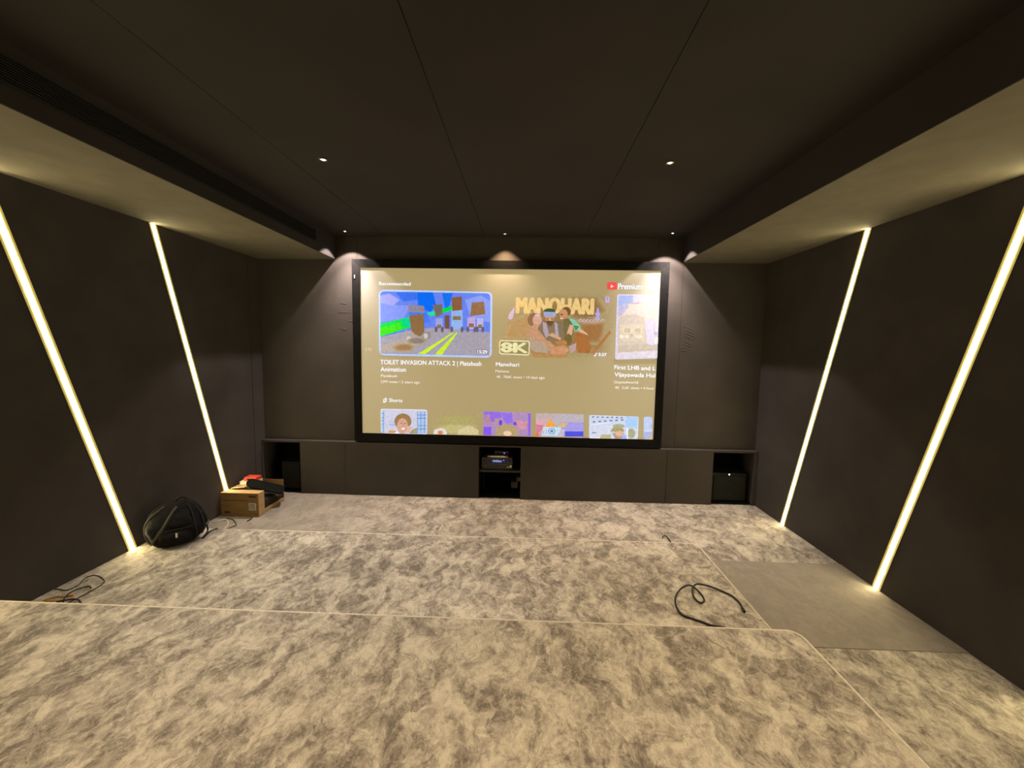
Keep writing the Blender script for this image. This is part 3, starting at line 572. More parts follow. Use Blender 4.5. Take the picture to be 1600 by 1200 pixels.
  ('p',(175,165,225),[(1.219,0.6546),(1.241,0.6556),(1.25,0.5956),(1.271,0.5696),(1.251,0.5486),(1.261,0.5026),(1.207,0.5036),(1.212,0.5486),(1.19,0.5686),(1.212,0.5946)]),
  ('p',(205,190,200),[(1.02,0.4836),(1.017,0.4736),(1.009,0.4656),(0.998,0.4626),(0.986,0.4646),(0.978,0.4726),(0.974,0.4826),(0.977,0.4936),(0.985,0.5006),(0.997,0.5036),(1.008,0.5016),(1.017,0.4936)]),
  ('p',(150,115,75),[(1.011,0.4826),(1.009,0.4766),(1.003,0.4736),(0.996,0.4736),(0.99,0.4766),(0.988,0.4816),(0.99,0.4876),(0.995,0.4906),(1.003,0.4916),(1.008,0.4876)]),
  ('p',(205,190,200),[(1.07,0.4756),(1.068,0.4656),(1.06,0.4576),(1.048,0.4546),(1.037,0.4576),(1.028,0.4646),(1.025,0.4756),(1.027,0.4856),(1.035,0.4936),(1.047,0.4966),(1.058,0.4936),(1.067,0.4866)]),
  ('p',(150,115,75),[(1.061,0.4746),(1.059,0.4696),(1.053,0.4656),(1.046,0.4656),(1.041,0.4686),(1.038,0.4746),(1.04,0.4796),(1.046,0.4836),(1.053,0.4836),(1.059,0.4806)]),
  ('p',(205,190,200),[(1.12,0.4846),(1.118,0.4746),(1.109,0.4666),(1.098,0.4636),(1.086,0.4666),(1.078,0.4736),(1.074,0.4846),(1.077,0.4946),(1.085,0.5026),(1.097,0.5056),(1.108,0.5026),(1.117,0.4956)]),
  ('p',(150,115,75),[(1.111,0.4836),(1.109,0.4786),(1.103,0.4746),(1.096,0.4746),(1.09,0.4776),(1.088,0.4836),(1.09,0.4886),(1.096,0.4926),(1.103,0.4926),(1.109,0.4896)]),
  ('p',(205,190,200),[(1.171,0.4776),(1.168,0.4666),(1.16,0.4596),(1.148,0.4566),(1.137,0.4586),(1.128,0.4666),(1.125,0.4766),(1.127,0.4876),(1.136,0.4946),(1.147,0.4976),(1.158,0.4956),(1.167,0.4876)]),
  ('p',(150,115,75),[(1.161,0.4766),(1.159,0.4706),(1.154,0.4676),(1.146,0.4666),(1.141,0.4706),(1.138,0.4756),(1.14,0.4816),(1.146,0.4846),(1.153,0.4846),(1.159,0.4816)]),
  ('p',(205,190,200),[(1.22,0.4866),(1.218,0.4756),(1.209,0.4686),(1.198,0.4656),(1.186,0.4676),(1.178,0.4756),(1.174,0.4856),(1.177,0.4966),(1.185,0.5036),(1.197,0.5066),(1.208,0.5046),(1.217,0.4966)]),
  ('p',(150,115,75),[(1.211,0.4856),(1.209,0.4796),(1.203,0.4766),(1.196,0.4766),(1.19,0.4796),(1.188,0.4846),(1.19,0.4906),(1.196,0.4936),(1.203,0.4936),(1.209,0.4906)]),
  ('p',(205,190,200),[(1.27,0.4786),(1.268,0.4686),(1.26,0.4606),(1.248,0.4576),(1.237,0.4606),(1.228,0.4676),(1.225,0.4786),(1.227,0.4886),(1.236,0.4966),(1.247,0.4996),(1.258,0.4966),(1.267,0.4886)]),
  ('p',(150,115,75),[(1.261,0.4776),(1.259,0.4716),(1.254,0.4686),(1.246,0.4686),(1.241,0.4716),(1.238,0.4776),(1.24,0.4826),(1.246,0.4866),(1.253,0.4866),(1.259,0.4826)]),
  ('p',(205,190,200),[(1.32,0.4876),(1.317,0.4776),(1.309,0.4696),(1.298,0.4666),(1.286,0.4696),(1.278,0.4766),(1.274,0.4876),(1.277,0.4976),(1.285,0.5056),(1.296,0.5086),(1.308,0.5056),(1.317,0.4976)]),
  ('p',(150,115,75),[(1.311,0.4866),(1.309,0.4806),(1.303,0.4776),(1.296,0.4776),(1.29,0.4806),(1.288,0.4866),(1.29,0.4916),(1.295,0.4956),(1.303,0.4956),(1.308,0.4916)]),
  ('p',(200,160,130),[(1.066,0.4496),(1.248,0.4526),(1.249,0.4426),(1.066,0.4396)]),
  ('p',(190,170,170),[(1.09,0.5256),(1.215,0.5276),(1.215,0.5196),(1.09,0.5176)]),
  ('t', (238, 242, 255), '3:37', (1.259, -0.0024), (1.369, -0.0044), 0.044, 0.025),
  ('p',(238,242,255),[(1.227,0.0006),(1.225,-0.0074),(1.218,-0.0114),(1.209,-0.0124),(1.201,-0.0074),(1.198,-0.0004),(1.201,0.0076),(1.208,0.0116),(1.217,0.0126),(1.224,0.0076)]),
  ('p',(238,242,255),[(1.221,0.0426),(1.228,0.0426),(1.23,0.0006),(1.222,0.0006)]),
  ('p',(238,242,255),[(1.221,0.0426),(1.244,0.0346),(1.242,0.0196),(1.221,0.0256)]),
 ]),
 ('video_thumbnail', [
  ('p',(220,212,236),[(1.49,0.8116),(1.492,0.8256),(1.498,0.8356),(1.509,0.8416),(1.523,0.8436),(2.031,0.8456),(2.045,0.8436),(2.055,0.8376),(2.062,0.8276),(2.064,0.8136),(2.085,0.0106),(2.084,-0.0044),(2.078,-0.0144),(2.068,-0.0214),(2.053,-0.0244),(1.528,-0.0494),(1.513,-0.0484),(1.503,-0.0424),(1.496,-0.0324),(1.494,-0.0174)]),
  ('p',(226,214,206),[(1.509,0.8276),(2.057,0.8296),(2.066,0.5136),(1.515,0.5056)]),
  ('p',(172,188,246),[(1.509,0.8276),(1.706,0.8276),(1.709,0.7406),(1.512,0.6726)]),
  ('p',(196,190,226),[(1.512,0.6726),(1.614,0.7396),(1.652,0.6866),(1.573,0.5666),(1.515,0.5296)]),
  ('p',(216,206,232),[(1.706,0.8276),(1.849,0.8276),(1.853,0.7246),(1.709,0.7406)]),
  ('p',(190,175,190),[(1.614,0.7336),(1.793,0.7296),(1.794,0.7206),(1.614,0.7246)]),
  ('p',(212,198,186),[(1.516,0.5056),(1.561,0.5536),(1.74,0.5806),(1.874,0.5346),(1.926,0.1746),(1.529,0.1436)]),
  ('p',(222,208,188),[(1.542,0.4336),(1.866,0.4386),(1.888,0.2106),(1.551,0.2046)]),
  ('p',(232,222,205),[(1.593,0.3716),(1.594,0.3806),(1.597,0.3876),(1.603,0.3916),(1.612,0.3926),(1.673,0.3936),(1.682,0.3926),(1.689,0.3886),(1.693,0.3826),(1.695,0.3736),(1.696,0.3366),(1.695,0.3276),(1.692,0.3206),(1.686,0.3166),(1.677,0.3156),(1.615,0.3146),(1.606,0.3156),(1.6,0.3196),(1.596,0.3256),(1.594,0.3346)]),
  ('p',(205,188,168),[(1.601,0.3666),(1.602,0.3746),(1.605,0.3796),(1.61,0.3826),(1.617,0.3836),(1.669,0.3846),(1.676,0.3836),(1.682,0.3806),(1.685,0.3756),(1.687,0.3676),(1.688,0.3406),(1.687,0.3336),(1.684,0.3286),(1.679,0.3246),(1.672,0.3236),(1.62,0.3236),(1.612,0.3236),(1.607,0.3276),(1.604,0.3326),(1.602,0.3396)]),
  ('p',(232,222,205),[(1.737,0.3746),(1.738,0.3836),(1.741,0.3896),(1.747,0.3936),(1.756,0.3946),(1.817,0.3956),(1.826,0.3946),(1.833,0.3906),(1.837,0.3846),(1.839,0.3756),(1.84,0.3386),(1.839,0.3296),(1.836,0.3226),(1.83,0.3196),(1.821,0.3176),(1.76,0.3166),(1.751,0.3176),(1.744,0.3216),(1.74,0.3276),(1.738,0.3366)]),
  ('p',(205,188,168),[(1.745,0.3686),(1.746,0.3766),(1.749,0.3816),(1.754,0.3846),(1.761,0.3856),(1.813,0.3866),(1.82,0.3856),(1.826,0.3826),(1.829,0.3776),(1.831,0.3706),(1.832,0.3436),(1.831,0.3356),(1.828,0.3306),(1.823,0.3276),(1.816,0.3256),(1.764,0.3256),(1.757,0.3266),(1.751,0.3296),(1.748,0.3346),(1.747,0.3416)]),
  ('p',(238,228,212),[(1.6,0.2666),(1.597,0.2536),(1.587,0.2446),(1.574,0.2416),(1.56,0.2446),(1.549,0.2536),(1.545,0.2656),(1.548,0.2776),(1.558,0.2866),(1.572,0.2896),(1.586,0.2866),(1.596,0.2786)]),
  ('p',(238,228,212),[(1.673,0.2676),(1.669,0.2556),(1.66,0.2466),(1.646,0.2426),(1.632,0.2456),(1.621,0.2546),(1.617,0.2666),(1.621,0.2786),(1.63,0.2876),(1.644,0.2906),(1.658,0.2876),(1.668,0.2796)]),
  ('p',(238,228,212),[(1.817,0.2696),(1.814,0.2576),(1.804,0.2486),(1.79,0.2446),(1.776,0.2476),(1.766,0.2566),(1.762,0.2686),(1.765,0.2806),(1.775,0.2896),(1.788,0.2936),(1.802,0.2906),(1.813,0.2816)]),
  ('p',(238,228,212),[(1.847,0.2696),(1.844,0.2576),(1.834,0.2486),(1.82,0.2456),(1.806,0.2486),(1.796,0.2566),(1.792,0.2686),(1.795,0.2816),(1.805,0.2906),(1.818,0.2936),(1.832,0.2906),(1.843,0.2816)]),
  ('p',(200,184,160),[(1.728,0.2866),(1.726,0.2736),(1.717,0.2656),(1.705,0.2616),(1.693,0.2646),(1.684,0.2736),(1.68,0.2856),(1.683,0.2976),(1.691,0.3066),(1.703,0.3096),(1.716,0.3066),(1.725,0.2986)]),
  ('p',(205,190,175),[(1.526,0.1436),(1.926,0.1746),(2.083,0.1286),(2.082,0.0926),(1.53,0.0466)]),
  ('p',(222,214,228),[(1.503,0.0466),(2.083,0.0806),(2.087,-0.0164),(1.506,-0.0264)]),
  ('p',(232,222,216),[(2.012,0.5126),(2.054,0.5126),(2.062,0.3456),(2.02,0.3446)]),
  ('p',(238,230,222),[(2.018,0.2606),(2.069,0.2616),(2.073,0.1766),(2.022,0.1766)]),
 ]),
 ('caption_text', [
  ('t', (238, 242, 255), 'TOILET INVASION ATTACK 2 | Platabush', (-1.798, -0.1704), (-0.365, -0.1704), 0.065, 0.012),
 ]),
 ('caption_text', [
  ('t', (238, 242, 255), 'Animation', (-1.796, -0.2724), (-1.435, -0.2714), 0.065, 0.012),
 ]),
 ('caption_text', [
  ('t', (232, 222, 218), 'Platabush', (-1.793, -0.3534), (-1.562, -0.3534), 0.04, 0.006),
 ]),
 ('caption_text', [
  ('t', (232, 222, 218), '23M views • 2 years ago', (-1.798, -0.4364), (-1.239, -0.4364), 0.04, 0.006),
 ]),
 ('caption_text', [
  ('t', (238, 242, 255), 'Manohari', (-0.16, -0.1704), (0.165, -0.1704), 0.058, 0.012),
 ]),
 ('caption_text', [
  ('t', (232, 222, 218), 'Mahena', (-0.164, -0.2574), (0.026, -0.2564), 0.038, 0.006),
 ]),
 ('caption_text', [
  ('t', (232, 222, 218), '4K  706K views • 10 days ago', (-0.151, -0.3374), (0.524, -0.3364), 0.04, 0.006),
 ]),
 ('caption_text', [
  ('t', (238, 242, 255), 'First LHB and L', (1.491, -0.1824), (2.056, -0.1904), 0.059, 0.012),
 ]),
 ('caption_text', [
  ('t', (238, 242, 255), 'Vijayawada Hul', (1.495, -0.2834), (2.056, -0.2884), 0.059, 0.012),
 ]),
 ('caption_text', [
  ('t', (232, 222, 218), 'Gopitelworld', (1.492, -0.3804), (1.823, -0.3794), 0.04, 0.006),
 ]),
 ('caption_text', [
  ('t', (232, 222, 218), '4K  2.6K views • 4 hour', (1.508, -0.4574), (2.049, -0.4584), 0.041, 0.006),
 ]),
 ('caption_text', [
  ('t', (225, 212, 190), '3:35', (-2.014, 0.0156), (-1.922, 0.0136), 0.044, 0.006),
 ]),
 ('heading_text', [
  ('t', (238, 242, 255), 'Shorts', (-1.68, -0.7064), (-1.49, -0.7084), 0.054, 0.01),
 ]),
 ('menu_icon', [
  ('p',(238,242,255),[(-1.77,-0.6774),(-1.724,-0.6464),(-1.707,-0.6634),(-1.719,-0.6824),(-1.707,-0.6994),(-1.752,-0.7244),(-1.773,-0.7074),(-1.758,-0.6914)]),
  ('p',(180,160,115),[(-1.749,-0.6734),(-1.725,-0.6854),(-1.749,-0.7004)]),
 ]),
 ('video_thumbnail', [
  ('p',(226,228,246),[(-1.804,-0.8434),(-1.802,-0.8274),(-1.795,-0.8164),(-1.784,-0.8104),(-1.769,-0.8074),(-1.166,-0.8064),(-1.15,-0.8094),(-1.14,-0.8154),(-1.133,-0.8264),(-1.131,-0.8424),(-1.135,-1.1394),(-1.137,-1.1554),(-1.144,-1.1664),(-1.155,-1.1724),(-1.171,-1.1744),(-1.769,-1.1614),(-1.784,-1.1584),(-1.795,-1.1514),(-1.802,-1.1404),(-1.804,-1.1244)]),
  ('p',(206,208,234),[(-1.792,-0.8454),(-1.79,-0.8344),(-1.786,-0.8264),(-1.778,-0.8214),(-1.767,-0.8194),(-1.168,-0.8194),(-1.157,-0.8204),(-1.149,-0.8254),(-1.144,-0.8334),(-1.143,-0.8444),(-1.147,-1.1344),(-1.149,-1.1464),(-1.154,-1.1534),(-1.162,-1.1584),(-1.173,-1.1604),(-1.766,-1.1564),(-1.778,-1.1544),(-1.786,-1.1494),(-1.79,-1.1414),(-1.792,-1.1304)]),
  ('p',(176,206,246),[(-1.792,-0.8374),(-1.758,-0.8364),(-1.761,-1.1544),(-1.796,-1.1554)]),
  ('p',(172,202,248),[(-1.272,-0.8424),(-1.145,-0.8394),(-1.145,-1.1514),(-1.274,-1.1544)]),
  ('p',(110,128,170),[(-1.793,-0.8734),(-1.758,-0.8724),(-1.758,-0.8794),(-1.793,-0.8804)]),
  ('p',(110,128,170),[(-1.793,-0.9314),(-1.759,-0.9304),(-1.759,-0.9374),(-1.793,-0.9384)]),
  ('p',(110,128,170),[(-1.794,-0.9764),(-1.759,-0.9764),(-1.759,-0.9834),(-1.794,-0.9844)]),
  ('p',(110,128,170),[(-1.794,-1.0274),(-1.76,-1.0264),(-1.76,-1.0344),(-1.794,-1.0344)]),
  ('p',(96,116,176),[(-1.273,-0.8824),(-1.145,-0.8794),(-1.145,-0.8874),(-1.273,-0.8904)]),
  ('p',(96,116,176),[(-1.273,-0.9294),(-1.145,-0.9274),(-1.145,-0.9354),(-1.273,-0.9384)]),
  ('p',(96,116,176),[(-1.273,-1.0344),(-1.145,-1.0314),(-1.145,-1.0394),(-1.273,-1.0424)]),
  ('p',(96,116,176),[(-1.273,-1.0874),(-1.145,-1.0844),(-1.145,-1.0924),(-1.274,-1.0954)]),
  ('p',(110,128,175),[(-1.76,-0.8444),(-1.753,-0.8444),(-1.756,-1.1574),(-1.763,-1.1574)]),
  ('p',(110,128,175),[(-1.275,-0.8344),(-1.268,-0.8334),(-1.27,-1.1454),(-1.277,-1.1464)]),
  ('p',(110,128,175),[(-1.225,-0.8324),(-1.218,-0.8324),(-1.219,-1.1444),(-1.226,-1.1444)]),
  ('p',(110,128,175),[(-1.172,-0.8314),(-1.165,-0.8314),(-1.166,-1.1434),(-1.173,-1.1434)]),
  ('p',(196,200,236),[(-1.677,-0.9644),(-1.601,-0.9624),(-1.602,-1.0744),(-1.678,-1.0754)]),
  ('p',(150,160,200),[(-1.678,-1.0334),(-1.592,-1.0314),(-1.592,-1.0384),(-1.678,-1.0404)]),
  ('p',(156,126,84),[(-1.357,-0.9824),(-1.366,-1.0274),(-1.393,-1.0664),(-1.434,-1.0924),(-1.481,-1.1024),(-1.528,-1.0954),(-1.568,-1.0704),(-1.594,-1.0324),(-1.603,-0.9874),(-1.594,-0.9424),(-1.567,-0.9034),(-1.526,-0.8774),(-1.479,-0.8674),(-1.432,-0.8754),(-1.392,-0.9004),(-1.366,-0.9374)]),
  ('p',(212,166,146),[(-1.405,-1.0494),(-1.411,-1.0934),(-1.429,-1.1304),(-1.455,-1.1554),(-1.486,-1.1654),(-1.517,-1.1574),(-1.543,-1.1334),(-1.561,-1.0964),(-1.567,-1.0534),(-1.56,-1.0094),(-1.542,-0.9724),(-1.516,-0.9464),(-1.485,-0.9374),(-1.454,-0.9454),(-1.428,-0.9694),(-1.411,-1.0064)]),
  ('p',(222,180,164),[(-1.441,-1.1494),(-1.42,-1.0704),(-1.377,-1.0304),(-1.359,-1.0784),(-1.39,-1.1424)]),
  ('p',(110,80,66),[(-1.521,-1.0094),(-1.49,-1.0084),(-1.49,-1.0164),(-1.521,-1.0174)]),
  ('p',(110,80,66),[(-1.465,-1.0084),(-1.435,-1.0074),(-1.435,-1.0154),(-1.465,-1.0164)]),
  ('p',(245,225,220),[(-1.452,-1.0894),(-1.458,-1.1014),(-1.471,-1.1084),(-1.487,-1.1094),(-1.5,-1.1024),(-1.505,-1.0904),(-1.5,-1.0784),(-1.487,-1.0704),(-1.47,-1.0704),(-1.457,-1.0774)]),
  ('p',(196,148,128),[(-1.485,-1.0204),(-1.475,-1.0204),(-1.468,-1.0604),(-1.493,-1.0614)]),
  ('p',(222,158,70),[(-1.689,-1.1554),(-1.679,-1.1164),(-1.592,-1.1194),(-1.562,-1.1544)]),
  ('p',(245,240,240),[(-1.613,-1.1574),(-1.562,-1.1264),(-1.532,-1.1584)]),
  ('p',(168,160,125),[(-1.39,-1.1564),(-1.349,-1.0984),(-1.278,-1.0664),(-1.277,-1.1564)]),
 ]),
 ('video_thumbnail', [
  ('g', (178, 172, 104), [(-1.072, -0.9964), (-0.886, -0.8454), (-0.386, -0.8454), (-0.383, -1.1554), (-0.724, -1.1594), (-1.071, -1.1594)], 0.8),
  ('g', (200, 190, 130), [(-1.072, -1.0514), (-0.785, -0.9844), (-0.385, -1.0064), (-0.383, -1.1554), (-0.724, -1.1594), (-1.071, -1.1594)], 0.9),
  ('p',(214,202,156),[(-0.684,-1.0834),(-0.525,-1.0194),(-0.396,-1.0874),(-0.395,-1.1534),(-0.694,-1.1564)]),
  ('p',(222,222,222),[(-1.038,-1.1244),(-1.037,-1.1144),(-1.031,-1.1044),(-1.023,-1.0954),(-1.011,-1.0874),(-0.997,-1.0814),(-0.981,-1.0764),(-0.964,-1.0724),(-0.946,-1.0714),(-0.928,-1.0714),(-0.91,-1.0744),(-0.894,-1.0784),(-0.88,-1.0844),(-0.869,-1.0924),(-0.86,-1.1004),(-0.855,-1.1104),(-0.853,-1.1194)]),
  ('p',(222,222,222),[(-1.038,-1.1244),(-0.853,-1.1194),(-0.853,-1.1584),(-1.038,-1.1584)]),
  ('p',(232,140,80),[(-0.907,-1.1314),(-0.91,-1.1434),(-0.918,-1.1534),(-0.93,-1.1604),(-0.944,-1.1624),(-0.958,-1.1604),(-0.969,-1.1544),(-0.977,-1.1444),(-0.98,-1.1334),(-0.977,-1.1214),(-0.969,-1.1114),(-0.958,-1.1044),(-0.944,-1.1014),(-0.93,-1.1034),(-0.918,-1.1104),(-0.91,-1.1194)]),
 ]),
 ('video_thumbnail', [
  ('p',(178,146,196),[(-0.332,-0.8364),(-0.33,-0.8254),(-0.326,-0.8184),(-0.318,-0.8134),(-0.307,-0.8124),(0.321,-0.8174),(0.332,-0.8184),(0.34,-0.8234),(0.344,-0.8314),(0.346,-0.8424),(0.348,-1.1334),(0.346,-1.1444),(0.342,-1.1524),(0.334,-1.1574),(0.323,-1.1584),(-0.303,-1.1564),(-0.314,-1.1544),(-0.322,-1.1504),(-0.327,-1.1424),(-0.329,-1.1314)]),
  ('p',(150,112,236),[(-0.328,-0.8154),(-0.085,-0.8164),(-0.064,-0.8884),(-0.193,-0.9614),(-0.312,-0.9434)]),
  ('p',(150,116,240),[(-0.075,-0.8284),(0.074,-0.8274),(0.096,-0.9654),(-0.003,-0.9874),(-0.044,-0.9274)]),
  ('p',(138,92,248),[(-0.326,-1.0354),(-0.212,-1.0324),(-0.21,-1.1554),(-0.324,-1.1544)]),
  ('p',(112,72,222),[(-0.059,-0.9734),(-0.061,-0.9894),(-0.066,-1.0034),(-0.073,-1.0124),(-0.082,-1.0164),(-0.092,-1.0134),(-0.099,-1.0044),(-0.105,-0.9904),(-0.107,-0.9744),(-0.105,-0.9584),(-0.1,-0.9444),(-0.093,-0.9354),(-0.084,-0.9314),(-0.074,-0.9344),(-0.066,-0.9434),(-0.061,-0.9574)]),
  ('p',(120,80,220),[(0.147,-0.9784),(0.145,-0.9894),(0.14,-0.9974),(0.131,-1.0034),(0.121,-1.0054),(0.111,-1.0034),(0.103,-0.9984),(0.097,-0.9904),(0.095,-0.9804),(0.097,-0.9704),(0.102,-0.9614),(0.111,-0.9554),(0.121,-0.9534),(0.13,-0.9554),(0.139,-0.9604),(0.145,-0.9694)]),
  ('p',(182,140,168),[(-0.313,-0.8634),(-0.234,-0.8614),(-0.222,-0.9824),(-0.272,-1.0234),(-0.312,-0.9644)]),
  ('p',(190,146,160),[(-0.173,-0.9104),(-0.114,-0.9094),(-0.112,-0.9994),(-0.167,-1.0014)]),
  ('p',(214,150,170),[(0.115,-0.9244),(0.294,-0.9504),(0.276,-1.0614),(0.197,-1.0634)]),
  ('p',(140,100,240),[(0.307,-0.8304),(0.339,-0.8294),(0.342,-1.1544),(0.313,-1.1554)]),
  ('p',(184,160,120),[(-0.151,-1.0864),(-0.149,-1.0724),(-0.144,-1.0584),(-0.134,-1.0444),(-0.121,-1.0324),(-0.105,-1.0214),(-0.086,-1.0114),(-0.065,-1.0034),(-0.042,-0.9974),(-0.018,-0.9934),(0.007,-0.9924),(0.032,-0.9924),(0.056,-0.9954),(0.079,-1.0004),(0.101,-1.0074),(0.12,-1.0164),(0.136,-1.0264),(0.149,-1.0384),(0.159,-1.0514),(0.165,-1.0654),(0.167,-1.0794)]),
  ('p',(184,160,120),[(-0.151,-1.0864),(0.167,-1.0794),(0.179,-1.1524),(-0.15,-1.1544)]),
  ('p',(240,208,178),[(0.079,-1.1214),(0.074,-1.1354),(0.061,-1.1474),(0.042,-1.1564),(0.019,-1.1594),(-0.004,-1.1574),(-0.023,-1.1494),(-0.036,-1.1384),(-0.041,-1.1244),(-0.037,-1.1104),(-0.024,-1.0984),(-0.005,-1.0894),(0.018,-1.0864),(0.041,-1.0884),(0.061,-1.0964),(0.074,-1.1074)]),
 ]),
 ('video_thumbnail', [
  ('p',(196,178,178),[(0.411,-0.8454),(0.412,-0.8344),(0.416,-0.8274),(0.424,-0.8224),(0.435,-0.8214),(1.062,-0.8254),(1.073,-0.8264),(1.08,-0.8314),(1.085,-0.8394),(1.087,-0.8504),(1.092,-1.1384),(1.09,-1.1494),(1.086,-1.1574),(1.078,-1.1614),(1.067,-1.1634),(0.444,-1.1614),(0.433,-1.1594),(0.425,-1.1544),(0.421,-1.1464),(0.419,-1.1354)]),
  ('p',(190,182,196),[(0.667,-0.8274),(1.084,-0.8284),(1.088,-0.9724),(0.67,-0.9524)]),
  ('p',(168,158,234),[(0.808,-0.9394),(1.087,-0.9424),(1.089,-1.0724),(0.772,-1.0804)]),
  ('p',(222,172,190),[(0.422,-0.9074),(0.57,-0.9044),(0.553,-1.0254),(0.424,-1.0174)]),
  ('p',(246,170,62),[(0.548,-1.0174),(0.617,-0.9034),(0.706,-1.0094)]),
  ('p',(226,186,110),[(0.751,-1.0204),(0.798,-0.9544),(0.867,-0.9494),(0.82,-1.0184)]),
  ('p',(214,130,150),[(0.419,-0.9824),(0.533,-0.9954),(0.514,-1.0564),(0.422,-1.1484)]),
  ('p',(240,110,80),[(0.421,-1.0984),(0.496,-1.1474),(0.422,-1.1614)]),
  ('p',(196,226,244),[(0.518,-1.0174),(0.775,-1.0154),(0.754,-1.1414),(0.506,-1.1464)]),
  ('p',(96,112,200),[(0.691,-1.0744),(0.688,-1.0914),(0.678,-1.1074),(0.663,-1.1174),(0.644,-1.1214),(0.626,-1.1184),(0.611,-1.1084),(0.6,-1.0934),(0.596,-1.0764),(0.599,-1.0584),(0.609,-1.0434),(0.624,-1.0324),(0.642,-1.0294),(0.66,-1.0324),(0.676,-1.0414),(0.687,-1.0564)]),
  ('p',(196,226,244),[(0.683,-1.0744),(0.68,-1.0894),(0.672,-1.1014),(0.659,-1.1104),(0.644,-1.1134),(0.629,-1.1104),(0.616,-1.1024),(0.607,-1.0904),(0.604,-1.0764),(0.606,-1.0614),(0.615,-1.0484),(0.627,-1.0404),(0.642,-1.0374),(0.658,-1.0394),(0.671,-1.0474),(0.679,-1.0594)]),
  ('p',(110,122,205),[(0.661,-1.0744),(0.66,-1.0814),(0.656,-1.0874),(0.651,-1.0914),(0.644,-1.0934),(0.637,-1.0924),(0.631,-1.0884),(0.627,-1.0824),(0.626,-1.0754),(0.627,-1.0684),(0.63,-1.0624),(0.636,-1.0584),(0.643,-1.0574),(0.65,-1.0584),(0.656,-1.0624),(0.66,-1.0674)]),
  ('p',(110,122,205),[(0.681,-1.0744),(0.643,-1.0794),(0.606,-1.0764),(0.643,-1.0714)]),
  ('p',(110,122,205),[(0.676,-1.0924),(0.641,-1.0784),(0.61,-1.0574),(0.645,-1.0714)]),
  ('p',(110,122,205),[(0.663,-1.1064),(0.64,-1.0774),(0.624,-1.0444),(0.647,-1.0734)]),
  ('p',(110,122,205),[(0.644,-1.1114),(0.639,-1.0754),(0.642,-1.0394),(0.647,-1.0754)]),
  ('p',(110,122,205),[(0.625,-1.1074),(0.64,-1.0734),(0.661,-1.0434),(0.647,-1.0774)]),
  ('p',(110,122,205),[(0.611,-1.0944),(0.641,-1.0714),(0.675,-1.0564),(0.645,-1.0784)]),
  ('p',(196,190,214),[(0.771,-1.0504),(0.83,-1.0384),(0.794,-1.1504),(0.714,-1.1524)]),
  ('p',(80,84,228),[(0.829,-1.0744),(1.089,-1.0684),(1.091,-1.1434),(0.831,-1.1494)]),
  ('p',(214,150,180),[(0.529,-1.0554),(0.541,-1.0554),(0.532,-1.1164),(0.524,-1.1164)]),
  ('p',(214,150,180),[(0.564,-1.0544),(0.576,-1.0544),(0.567,-1.1154),(0.559,-1.1154)]),
 ]),
 ('video_thumbnail', [
  ('p',(212,220,246),[(1.164,-0.8604),(1.165,-0.8484),(1.17,-0.8404),(1.179,-0.8354),(1.191,-0.8334),(1.829,-0.8414),(1.841,-0.8434),(1.849,-0.8484),(1.854,-0.8574),(1.856,-0.8694),(1.856,-1.1334),(1.855,-1.1454),(1.85,-1.1544),(1.841,-1.1604),(1.829,-1.1614),(1.198,-1.1674),(1.186,-1.1654),(1.177,-1.1604),(1.172,-1.1514),(1.17,-1.1394)]),
  ('p',(172,208,255),[(1.672,-0.8424),(1.846,-0.8534),(1.838,-1.0074),(1.678,-1.0034)]),
  ('p',(206,216,244),[(1.175,-0.8474),(1.668,-0.8444),(1.671,-0.9234),(1.18,-0.9744)]),
  ('p',(130,140,165),[(1.203,-0.8514),(1.234,-0.8504),(1.235,-0.8694),(1.204,-0.8704)]),
  ('p',(130,140,165),[(1.27,-0.8514),(1.301,-0.8504),(1.301,-0.8694),(1.27,-0.8704)]),
  ('p',(130,140,165),[(1.336,-0.8514),(1.367,-0.8504),(1.368,-0.8694),(1.337,-0.8704)]),
  ('p',(130,140,165),[(1.403,-0.8514),(1.434,-0.8514),(1.434,-0.8704),(1.403,-0.8704)]),
  ('p',(130,140,165),[(1.469,-0.8514),(1.5,-0.8514),(1.501,-0.8704),(1.47,-0.8704)]),
  ('p',(130,140,165),[(1.535,-0.8514),(1.567,-0.8514),(1.567,-0.8704),(1.536,-0.8714)]),
  ('p',(130,140,165),[(1.602,-0.8524),(1.633,-0.8514),(1.634,-0.8704),(1.602,-0.8714)]),
  ('p',(120,130,155),[(1.217,-0.9194),(1.252,-0.9184),(1.253,-0.9394),(1.218,-0.9404)]),
  ('p',(120,130,155),[(1.295,-0.9124),(1.33,-0.9114),(1.331,-0.9324),(1.296,-0.9324)]),
  ('p',(120,130,155),[(1.373,-0.9044),(1.408,-0.9044),(1.409,-0.9244),(1.374,-0.9254)]),
  ('p',(120,130,155),[(1.451,-0.8974),(1.486,-0.8964),(1.487,-0.9174),(1.452,-0.9184)]),
  ('p',(120,130,155),[(1.529,-0.8904),(1.564,-0.8894),(1.565,-0.9104),(1.53,-0.9114)]),
  ('p',(120,130,155),[(1.607,-0.8834),(1.642,-0.8824),(1.643,-0.9024),(1.608,-0.9034)]),
  ('p',(245,245,255),[(1.179,-0.9654),(1.484,-0.9324),(1.484,-0.9394),(1.179,-0.9734)]),
  ('p',(130,135,160),[(1.21,-1.0764),(1.269,-1.0754),(1.27,-1.0894),(1.21,-1.0914)]),
